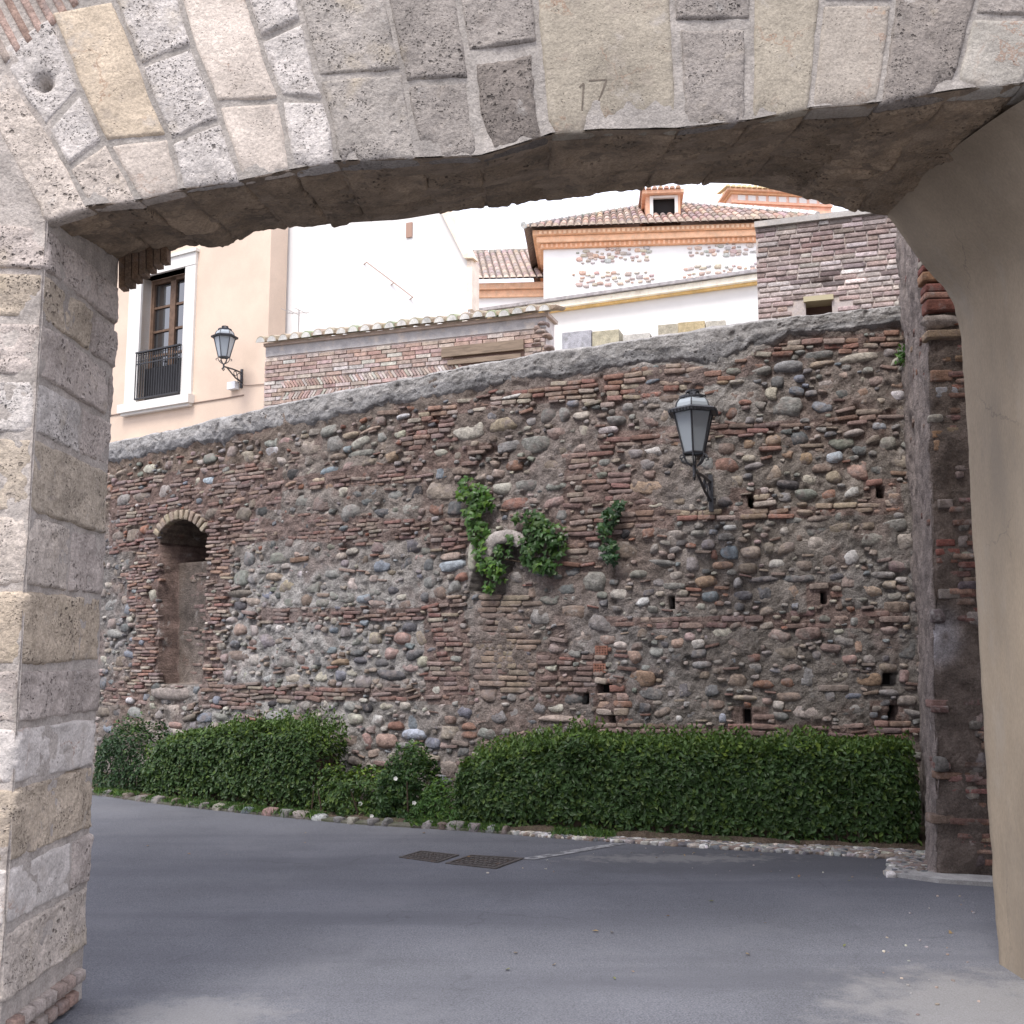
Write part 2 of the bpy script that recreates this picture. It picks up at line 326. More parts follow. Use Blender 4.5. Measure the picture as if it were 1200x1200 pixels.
J = [[(50, 262), (45, 245), (0, 160)],
     [(103, 243), (80, 197), (57, 157), (5, 80)],
     [(163, 236), (143, 200), (120, 160), (90, 97), (72, 47), (60, 20)],
     [(213, 223), (200, 167), (177, 110), (157, 57), (137, 10)],
     [(283, 213), (260, 143), (247, 103), (227, 57), (213, 7)],
     [(343, 200), (327, 110), (310, 67), (290, 0)],
     [(395, 190), (387, 143), (370, 83), (353, 17)],
     [(493, 186), (483, 143), (472, 83), (457, 17)],
     [(563, 184), (553, 133), (547, 67), (537, 0)],
     [(647, 158), (640, 140), (633, 67), (627, 0)],
     [(795, 152), (793, 100), (788, 0)],
     [(880, 142), (881, 70), (882, 0)],
     [(950, 128), (956, 70), (963, 0)],
     [(1030, 122), (1040, 60), (1047, 7)],
     [(1117, 107), (1131, 50), (1142, 10)],
     [(1200, 99), (1215, 50), (1232, -10)],
     [(1300, 92), (1320, 40), (1345, -20)]]
PALE, TAN, PINK, PORO, GREY, DKST, RTAN, RGRY, LITE = (.56, .515, .475), (.52, .43, .325), (.55, .48, .415), (.37, .335, .30), (.30, .268, .24), (.19, .165, .145), (.335, .295, .235), (.335, .295, .25), (.39, .36, .315)  # paler left, darker right: the front's light gradient is in these colours
# per column: list of (left y, right y) splits above the arris, and one colour/material per stone from the bottom up
cols = {0: ([], [(PINK, 0)]),
        1: ([(197, 165), (152, 106)], [(PINK, 0), (PALE, 0), (PALE, 0)]),
        2: ([(168, 160)], [(PINK, 1), (TAN, 1)]),
        3: ([(167, 140), (78, 52)], [(PALE, 0), (PALE, 0), (PALE, 0)]),
        4: ([(122, 118)], [(PINK, 1), (PINK, 1)]),
        5: ([(115, 118), (48, 23)], [(PALE, 0), (PALE, 0), (PALE, 0)]),
        6: ([(92, 84)], [(PORO, 0), (PORO, 0)]),
        7: ([(98, 93)], [(GREY, 0), (GREY, 0)]),
        8: ([(64, 50)], [(DKST, 0), (GREY, 0)]),
        9: ([], [(RTAN, 1)]),
        10: ([(27, 26)], [(GREY, 0), (GREY, 0)]),
        11: ([], [(RTAN, 1)]),
        12: ([(3, 3)], [(RGRY, 1), (RGRY, 1)]),
        13: ([], [((.25, .22, .195), 0)]),
        14: ([(19, 22)], [(LITE, 1), (GREY, 0)]),
        15: ([], [(LITE, 1)])}
TOPY = {0: 120, 1: 58, 2: 12, 3: -45}
for k, (spl, stones) in cols.items():
    JL, JR = J[k], J[k + 1]
    ys = [(JL[0][1], JR[0][1])] + spl + [(TOPY.get(k, -110), TOPY.get(k, -110) - (40 if k < 2 else 14))]
    for i, (c, sm) in enumerate(stones):
        gx = 6 if i else 0
        ff = front_fn(JL, JR, (ys[i][0] - (1 if i else 0), ys[i + 1][0] + 1), (ys[i][1] - (1 if i else 0), ys[i + 1][1] + 1))
        c = tuple(np.array(c) * rng.uniform(.95, 1.06)); mat = M_GSMO if sm else M_GATE
        q, _ = ff(np.array([0, 1, 0, .5, .5]), np.array([.0, .0, .5, 0, 1])); W = np.linalg.norm(q[1] - q[0]) * .95; H = np.linalg.norm(q[4] - q[3])
        kw = dict(amp=.012 if not sm else .007, rough=.006 if not sm else .0022, seed=k * 31 + i * 7)
        if k == 8 and i == 0: kw.update(gap=.02, r=.05, depth=.045, wob=.03)
        if k == 10 and i == 0: kw.update(gap=.014, r=.035, wob=.025)
        if k == 1 and i == 2: kw.update(hollow=(tuple(atY(50, 97, GY)), .030, .10))
        if i == 0:
            xm = q[3][0]; dep = float(YB(xm)) - GY
            cut = rng.uniform(.06, .13)
            TS[0] = cut; Ls = dep * cut
            so_ = patch('stone', fold_fn(ff, Ls, H), W, H + Ls, mat, c, gate, fold=Ls / (Ls + H), **kw)
            if k == 9: tanstone = so_
            XL, XR = q[0][0], q[1][0]
            cuts = [cut, cut + (1 - cut) * rng.uniform(.35, .65), 1.0] if rng.random() < .7 else [cut, 1.0]
            for t0, t1 in zip(cuts[:-1], cuts[1:]):
                def sf(A, B, t0=t0, t1=t1):
                    X = XL + (XR - XL) * A; t = t0 + (t1 - t0) * B; yb = YB(X); fz = frontZ(X)
                    over = 1.0 if t1 < .999 else 1.0
                    P = np.stack([X, GY + (yb - GY) * t, fz + (backZ(X) - fz) * t], -1); return P, np.broadcast_to(np.array([0, .08, -1.0]), P.shape)
                if XL < 2.1:
                    cc = tuple(np.array([RTAN, PORO, GREY, RTAN, RGRY][rng.integers(5)]) * rng.uniform(.8, 1))
                    patch('stone', sf, W, dep * (t1 - t0), M_GSOF, tuple(np.array((.36, .275, .195)) * rng.uniform(.72, 1.2)), gate, amp=.035, rough=.012, depth=.012, r=.02, gap=.000, wob=.004, seed=k * 57 + int(t0 * 90), skirt=.12 if t1 > .99 else .07, open_b1=t1 > .99)
        else:
            patch('stone', ff, W, H, mat, c, gate, **kw)

# carved figures "17" in the big tan voussoir: a pair of thin cut strokes
m = MB()
from mathutils.bvhtree import BVHTree
_bv = BVHTree.FromPolygons([v.co[:] for v in tanstone.data.vertices], [p.vertices[:] for p in tanstone.data.polygons])
def on_stone(x, y):
    p = atY(x, y, GY); h = _bv.ray_cast(Vector((p[0], GY - .3, p[2])), Vector((0, 1, 0))); return np.array(h[0] if h[0] else p) - np.array([0, .0012, 0])
def stroke(pts, wd=.008):
    q = [on_stone(x, y) for x, y in [((1 - s) * a[0] + s * b[0], (1 - s) * a[1] + s * b[1]) for a, b in zip(pts[:-1], pts[1:]) for s in (0, .25, .5, .75, 1)]]; q = [p for i, p in enumerate(q) if i == 0 or np.linalg.norm(p - q[i - 1]) > 1e-5]
    for a, b in zip(q[:-1], q[1:]):
        d = b - a; d /= np.linalg.norm(d); nrm = np.array([-d[2], 0, d[0]]) * wd / 2; y = np.array([0, .02, 0])
        m.hexa([a - nrm, b - nrm, b + nrm, a + nrm, a - nrm * .3 + y, b - nrm * .3 + y, b + nrm * .3 + y, a + nrm * .3 + y])
stroke([(684, 99), (682, 130)]); stroke([(690, 95), (711, 94), (697, 131)]); stroke([(679, 103), (684, 98)])
me_ = m.build('carved_number', nmat('cut_stone', (.15, .125, .10), (20, .2)), gate); me_['kind'] = 'stuff'; me_['label'] = 'number 17 scratched into the large tan voussoir'
# left pier: courses wrap from the front face into the passage
cy = [262, 318, 375, 443, 510, 602, 690, 783, 850, 922, 1015, 1090, 1180]
a_, b_, c_ = ray(45, np.array(cy, float)); cz = EYE + c_ / b_ * GY; cz[-1] = max(cz[-1], .17)
YL = float(YB(LX))
PB = (.49, .425, .38); pcol = [PB, (.50, .42, .33), PB, PALE, (.46, .39, .31), PINK, (.52, .43, .33), PB, PALE, (.54, .45, .35), PALE, PINK]
for k in range(len(cz) - 1):
    zt, zb = cz[k], cz[k + 1]; H = zt - zb; fw = .55; dep = YL - GY
    cut = [.98, .62, .9, .55, .98, .5, .97, .6, .98, .98, .72, .98][k]; tilt = rng.uniform(-.02, .02)
    def pf(A, B, zt=zt, zb=zb, cut=cut, tilt=tilt):
        Lr = dep * cut; T = Lr + fw; s = A * T; z = zb + (zt - zb) * B
        t = np.clip((Lr - s), 0, None); x = LX - np.clip(s - Lr, 0, None)
        P = np.stack([x, GY + t, z + tilt * t], -1)
        wt = sstep(-.03, .03, s - Lr)[..., None]; N = np.array([0, -1.0, 0]) * wt + np.array([1.0, 0, 0]) * (1 - wt); N /= np.linalg.norm(N, axis=-1, keepdims=True)
        kk = np.exp(-np.abs(s - Lr) / .016) * .02
        return P - N * (kk * (1 + .8 * vnoise(P * 11, 9)))[..., None], N
    c = tuple(np.array(pcol[k]) * rng.uniform(.9, 1.02))
    patch('stone', pf, fw + dep * cut, H, M_GATE if k not in (8, 10) else M_GSMO, c, gate, amp=.022, rough=.010, gap=.003, wob=.014, depth=.02, r=.02, lift=.003, seed=900 + k * 13)
    if cut < .95:
        def pr(A, B, zt=zt, zb=zb, cut=cut, tilt=tilt):
            t = dep * (1 - (1 - cut) * A); P = np.stack([np.full_like(A, LX), GY + t, zb + (zt - zb) * B + tilt * t], -1); return P, np.broadcast_to(np.array([1.0, 0, 0]), P.shape)
        patch('stone', pr, dep * (1 - cut), H, M_GATE, tuple(np.array(PB) * rng.uniform(.8, 1)), gate, amp=.02, rough=.009, gap=.003, wob=.016, depth=.025, r=.03, lift=.003, seed=1300 + k * 13, skirt=.1)
# brick footing under the pier
for q in range(9):
    y0 = GY + q * .105; zz = .02 + (.0 if q % 2 else .005)
    for lvl in range(2):
        def bf(A, B, y0=y0, lvl=lvl):
            P = np.stack([np.full_like(A, LX + .015 + .01 * lvl), y0 + .1 * (1 - A) + (.05 if lvl else 0), .005 + lvl * .082 + .075 * B], -1); return P, np.broadcast_to(np.array([1.0, 0, 0]), P.shape)
        if y0 + .15 < YL: patch('brick', bf, .1, .075, M_BRICK, [(.36, .28, .24), (.42, .36, .32), (.32, .22, .18)][rng.integers(3)], gate, amp=.008, gap=.006, wob=.006, depth=.02, r=.015, seed=1700 + q * 3 + lvl)

# brick ring over the voussoirs, upper left
for i in range(13):
    bx, by = 6 + i * 13.2, 80 - i * 11.0
    quad = [(bx, by), (bx + 10.5, by - 9), (bx - 42, by - 108), (bx - 52.5, by - 99)]
    q3 = np.array([atY(x, y, GY) for x, y in quad])
    def qf(A, B, q3=q3):
        P = (q3[0] + (q3[1] - q3[0]) * A[..., None]) * (1 - B[..., None]) + (q3[3] + (q3[2] - q3[3]) * A[..., None]) * B[..., None]; return P, np.broadcast_to(np.array([0, -1.0, 0]), P.shape)
    patch('brick', qf, .045, .33, M_BRICK, [(.40, .33, .28), (.44, .38, .31), (.36, .25, .2), (.42, .3, .25)][rng.integers(4)], gate, amp=.006, gap=.003, wob=.005, depth=.018, r=.012, seed=2100 + i, skirt=.05)
# thin stone sliver between ring and voussoirs
q3 = np.array([atY(x, y, GY) for x, y in [(70, 38), (82, 37), (104, 22), (100, 17)]])
patch('stone', lambda A, B: ((q3[0] + (q3[1] - q3[0]) * B[..., None]) * (1 - A[..., None]) + (q3[3] + (q3[2] - q3[3]) * B[..., None]) * A[..., None], np.broadcast_to(np.array([0, -1.0, 0]), A.shape + (3,))), .13, .045, M_GSMO, RGRY, gate, amp=.004, depth=.015, r=.015, gap=.003, wob=.006, seed=5)

def jit0(c): return tuple(np.array(c) * rng.uniform(.85, 1.12))
# brick haunch hanging behind the left springing
for i in range(7):
    px0 = 139 + i * 8.2; yt = 296; yb_ = [336, 333, 327, 321, 315, 310, 305, 301][i]
    p0 = atY(px0, yt - 12, 5.22); p1 = atY(px0 + 7, yt - 12, 5.22); p2 = atY(px0 + 7, yb_, 5.22); p3 = atY(px0, yb_ + 1, 5.22)
    m = MB(); dv = np.array([0, .07, 0]); j_ = np.array([0, rng.uniform(-.015, .015), 0]); m.hexa([p3 + j_, p2 + j_, p1, p0, p3 + dv, p2 + dv, p1 + dv, p0 + dv]); m.build('brick', M_BRICK, gate, color=jit0([(.27, .18, .12), (.31, .22, .155)][i % 2]))

# mortar bed behind the stones: front ring, soffit, passage side; then an unseen light-blocking mass above
e = .004
def mortar_sheet(P, N, M_GMORT=M_GMORT):
    d = .006 * fbm(P, 6, 3, 77) + .004 * fbm(P, 24, 3, 78) - .09 * np.exp(-(np.linalg.norm(P - atY(50, 97, GY), axis=-1) / .032) ** 2); obj('mortar_bed', mesh('mortar_bed', (P + N * d[..., None]).reshape(-1, 3), gfaces(*P.shape[:2]), M_GMORT), gate)
X, Vv = np.meshgrid(np.linspace(LX - .014, 2.75, 298), np.linspace(0, 1, 95), indexing='ij'); Z = frontZ(X) + .012 + (5.3 - frontZ(X)) * Vv; mortar_sheet(np.stack([X, 0 * X + GY + e, Z], -1), np.array([0, -1.0, 0]))
X, Z = np.meshgrid(np.linspace(LX - .9, LX - .004, 58), np.arange(0, 5.31, .016), indexing='ij'); mortar_sheet(np.stack([X, 0 * X + GY + e, Z], -1), np.array([0, -1.0, 0]), M_PMORT)
Y_, Z = np.meshgrid(np.linspace(GY - .004, YL - .02, 54), np.arange(0, 3.8, .016), indexing='ij'); mortar_sheet(np.stack([0 * Y_ + LX - .010, Y_, Z], -1), np.array([1.0, 0, 0]), M_PMORT)
m = MB()
xs = np.linspace(LX - .05, 2.45, 70); V = []; T = np.linspace(0, 1, 8)
for x in xs:
    for t in T: V.append((x, GY + e + (float(YB(x)) - GY - .0) * t, frontZ(x) + (backZ(x) - frontZ(x)) * t + .004))
m.add(V, [(8 * i + j, 8 * i + j + 1, 8 * i + 9 + j, 8 * i + 8 + j) for i in range(69) for j in range(7)])
yq = float(YB(LX)) - .03; m.add([(LX - .9, yq, 0), (LX - .012, yq, 0), (LX - .012, yq, 6.2), (LX - .9, yq, 6.2)], [(0, 1, 2, 3)])
V = []; xs = np.linspace(LX - .012, 2.75, 40)
for x in xs: V += [(x, float(YB(x)) - .03, float(backZ(x)) + .004), (x, float(YB(x)) - .03, 6.2)]
m.add(V, [(2 * i, 2 * i + 1, 2 * i + 3, 2 * i + 2) for i in range(39)])
m.build('soffit_mortar', M_GSOFM, gate)
m = MB()
def bx(m, x0, x1, y0, y1, z0, z1): m.hexa([(x0, y0, z0), (x1, y0, z0), (x1, y0, z1), (x0, y0, z1), (x0, y1, z0), (x1, y1, z0), (x1, y1, z1), (x0, y1, z1)])
bx(m, -7.5, -2.6, GY + .03, 5.15, 0, 9.2); bx(m, -2.6, 2.95, GY + .05, 5.15, 4.75, 9.2); bx(m, 2.95, 7.5, GY + .03, 5.6, 0, 9.2)
m.build('unseen_gate_mass', M_GMORT, gate)  # out of view above, height set for the light on wall and road

# plain coursed blocks of the front wall beside the opening, mostly out of the picture
X, Z = np.meshgrid(np.linspace(2.6, 4.4, 60), np.linspace(0, 5.3, 170), indexing='ij'); mortar_sheet(np.stack([X, 0 * X + GY - .006, Z], -1), np.array([0, -1.0, 0]))
X, Z = np.meshgrid(np.linspace(LX - 2.2, LX - .89, 50), np.linspace(0, 5.3, 170), indexing='ij'); mortar_sheet(np.stack([X, 0 * X + GY + e, Z], -1), np.array([0, -1.0, 0]))
def block(x0, x1, z0, z1, sd, yy=GY):
    patch('stone', lambda A, B: (np.stack([x0 + (x1 - x0) * A, np.full_like(A, yy), z0 + (z1 - z0) * B], -1), np.broadcast_to(np.array([0, -1.0, 0]), A.shape + (3,))), x1 - x0, z1 - z0, [M_GATE, M_GSMO][sd % 2], tuple(np.array([PALE, PINK, PB, PORO][sd % 4]) * rng.uniform(.88, 1.02)), gate, res=.02, amp=.012, gap=.005, seed=3000 + sd)
sd = 0
for k in range(len(cz) - 1):
    x = LX - .57
    while x > LX - 2.0: wd_ = rng.uniform(.4, .7); block(x - wd_, x - .01, cz[k + 1], cz[k], sd); x -= wd_; sd += 1
z = cz[0]
while z < 4.9:
    x = -2.62 - (z - 3.4) * .15; hh_ = rng.uniform(.28, .38)
    while x > -4.0: wd_ = rng.uniform(.4, .7); block(x - wd_, x - .01, z, z + hh_, sd); x -= wd_; sd += 1
    z += hh_
z = .02
while z < 4.6:
    x = 2.78; hh_ = rng.uniform(.3, .42)
    while x < 4.2: wd_ = rng.uniform(.4, .7); block(x, x + wd_ - .01, z, z + hh_, sd, GY - .01); x += wd_; sd += 1
    z += hh_

# plastered right side: vertical jamb that curls into the soffit
prof = [(2.02, 4.11), (2.10, 4.05), (2.17, 3.96), (2.235, 3.86), (2.30, 3.77), (2.37, 3.69), (2.43, 3.62), (2.475, 3.54), (2.50, 3.44), (2.51, 3.30), (2.512, 3.0), (2.51, 2.0), (2.512, 1.0), (2.515, .35), (2.525, 0.0)]
pp = np.array(prof); tt = np.r_[0, np.cumsum(np.linalg.norm(np.diff(pp, axis=0), axis=1))]; ts = np.r_[np.linspace(0, tt[9], 40), np.linspace(tt[9], tt[-1], 90)[1:]]
PX, PZ = np.interp(ts, tt, pp[:, 0]), np.interp(ts, tt, pp[:, 1]); ys = np.r_[np.linspace(GY - .4, 5.74, 34)]
A, Bz = np.meshgrid(np.arange(len(ts)), ys, indexing='ij'); V = np.stack([PX[A], Bz, PZ[A]], -1)
yend = YB(V[..., 0]); V[..., 1] = GY + .02 + (V[..., 1] - GY + .4) / (5.74 - GY + .4) * (yend - GY - .02)
V[..., 0] += .006 * fbm(V, 2.2, 3, 4); V[..., 2] += np.where(V[..., 2] > 3.3, .012 * fbm(V, 3, 2, 8), 0)
V[..., 2] -= (1 - (V[..., 1] - GY) / (yend - GY)) * .10 * np.clip((V[..., 2] - 3.3) / .7, 0, 1)
fr_ = (1 - (V[..., 1] - GY) / (yend - GY)); V[..., 0] += fr_ * .24 * np.clip((V[..., 2] - 3.2) / .8, 0, 1)
nv = len(ys); Vb = V[:, -1].copy(); Vb[:, 1] += .02; Vb[:, 0] += .015; Vb[:, 0] += .02 * np.abs(fbm(Vb, 7, 4, 55)); V[:, -1, 0] += .008 * fbm(Vb, 11, 3, 56); Vb2 = Vb.copy(); Vb2[:, 0] = 3.4; Vb2[:, 1] += .08; Vb2[:, 2] = np.maximum(Vb2[:, 2], Vb[:, 2])
Vf = V[:, 0].copy(); Vf[:, 1] -= .01; Vf2 = Vf.copy(); Vf2[:, 0] = 3.3; Vf2[:, 2] = np.maximum(Vf2[:, 2], Vf[:, 2]); V = np.concatenate([Vf2[:, None], Vf[:, None], V, Vb[:, None], Vb2[:, None]], 1)
obj('plaster_jamb', mesh('plaster_jamb', V.reshape(-1, 3), gfaces(*V.shape[:2])[:, ::-1], M_PLAS), gate)
# ------------------------------------------------------------------ the old retaining wall: a gently bent plan
wp = np.array([(-6.5, 15.2), (-3.6, 12.8), (-1.4, 11.55), (-.2, 10.98), (.65, 10.6), (1.75, 10.28), (3.0, 10.0), (3.9, 9.9)])
wc = np.polyfit(wp[:, 0], wp[:, 1], 3)
sx = np.linspace(-8.5, 4.4, 1600); sy = np.polyval(wc, sx)
su = np.r_[0, np.cumsum(np.hypot(np.diff(sx), np.diff(sy)))]; sk_ = sx / sy
tx, ty = np.gradient(sx, su), np.gradient(sy, su)
def W3(u, z, d=0):
    u = np.asarray(u, float); x, y = np.interp(u, su, sx), np.interp(u, su, sy); a, b = np.interp(u, su, tx), np.interp(u, su, ty)
    return np.stack([x + b * d, y - a * d, np.broadcast_to(np.asarray(z, float), np.shape(x + 0 * np.asarray(z, float)))], -1)
def wuz(x, y):
    a, b, c = ray(x, y); u = np.interp(a / b, sk_, su); return u, EYE + c / b * np.interp(u, su, sy)
def wframe(u):
    a, b = np.interp(u, su, tx), np.interp(u, su, ty); return np.array([a, b, 0]), np.array([b, -a, 0])
TOPL = np.array([(60, 530), (140, 515), (200, 503), (250, 490), (320, 474), (400, 456), (470, 443), (530, 431), (580, 421), (640, 411), (700, 404), (760, 394), (830, 381), (900, 374), (960, 367), (1055, 356), (1100, 350)], float)
CAPB = np.array([(60, 552), (140, 546), (250, 521), (310, 508), (360, 503), (420, 490), (440, 478), (500, 472), (560, 458), (640, 449), (690, 440), (740, 430), (800, 423), (840, 436), (870, 416), (900, 409), (925, 396), (980, 392), (1055, 386), (1100, 384)], float)
tu, tz = wuz(TOPL[:, 0], TOPL[:, 1]); cu, czz = wuz(CAPB[:, 0], CAPB[:, 1])
topz = lambda u: np.interp(u, tu, tz)
capz = lambda u: np.interp(u, cu, czz)

wall = thing('stone_wall', 'old curved retaining wall of cobbles, rubble and brick with cement coping, hedge at its foot', 'wall', tuple(W3(6.5, 0)))
U0, U1 = float(wuz(85, 700)[0]) - 1.9, float(wuz(1100, 700)[0])
CELL = .01; NU, NZ = int((U1 - U0) / CELL), int(5.2 / CELL); occ = np.zeros((NZ, NU), bool)
GU, GZ = np.meshgrid(U0 + (np.arange(NU) + .5) * CELL, (np.arange(NZ) + .5) * CELL)
def inpoly(pts, U=None, Z=None):
    pu, pz = wuz(np.array([p[0] for p in pts], float), np.array([p[1] for p in pts], float)); U = GU if U is None else U; Z = GZ if Z is None else Z
    r = np.zeros(U.shape, bool); n = len(pu)
    for i in range(n):
        j = (i - 1) % n; c = ((pz[i] > Z) != (pz[j] > Z)); r ^= c & (U < (pu[j] - pu[i]) * (Z - pz[i]) / (pz[j] - pz[i] + 1e-12) + pu[i])
    return r
occ |= GZ > capz(GU) - .01
# openings: weep holes, the ivy hollow and the niche
HOLES = [(880, 587, 7, 14), (1032, 577, 8, 14), (966, 700, 7, 15), (787, 706, 6, 14), (708, 807, 18, 11), (717, 842, 8, 13), (876, 840, 9, 16), (1043, 797, 17, 15), (1047, 836, 9, 16), (686, 820, 6, 12)]
IVYHOLE = [(549, 692), (556, 662), (574, 650), (583, 637), (602, 636), (606, 650), (598, 668), (592, 676), (592, 696), (575, 697)]
NICHE = [(185, 802)] + [(186, 700), (187, 645)] + [(214 - 28 * math.cos(t), 640 - 33 * math.sin(t)) for t in np.linspace(.1, math.pi - .1, 14)] + [(243, 645), (240, 700), (236, 803)]
occ |= inpoly(NICHE) | inpoly(IVYHOLE)
for x, y, ww, hh in HOLES: occ |= inpoly([(x - ww / 2 - 1, y - hh / 2 - 1), (x + ww / 2 + 1, y - hh / 2 - 1), (x + ww / 2 + 1, y + hh / 2 + 1), (x - ww / 2 - 1, y + hh / 2 + 1)])

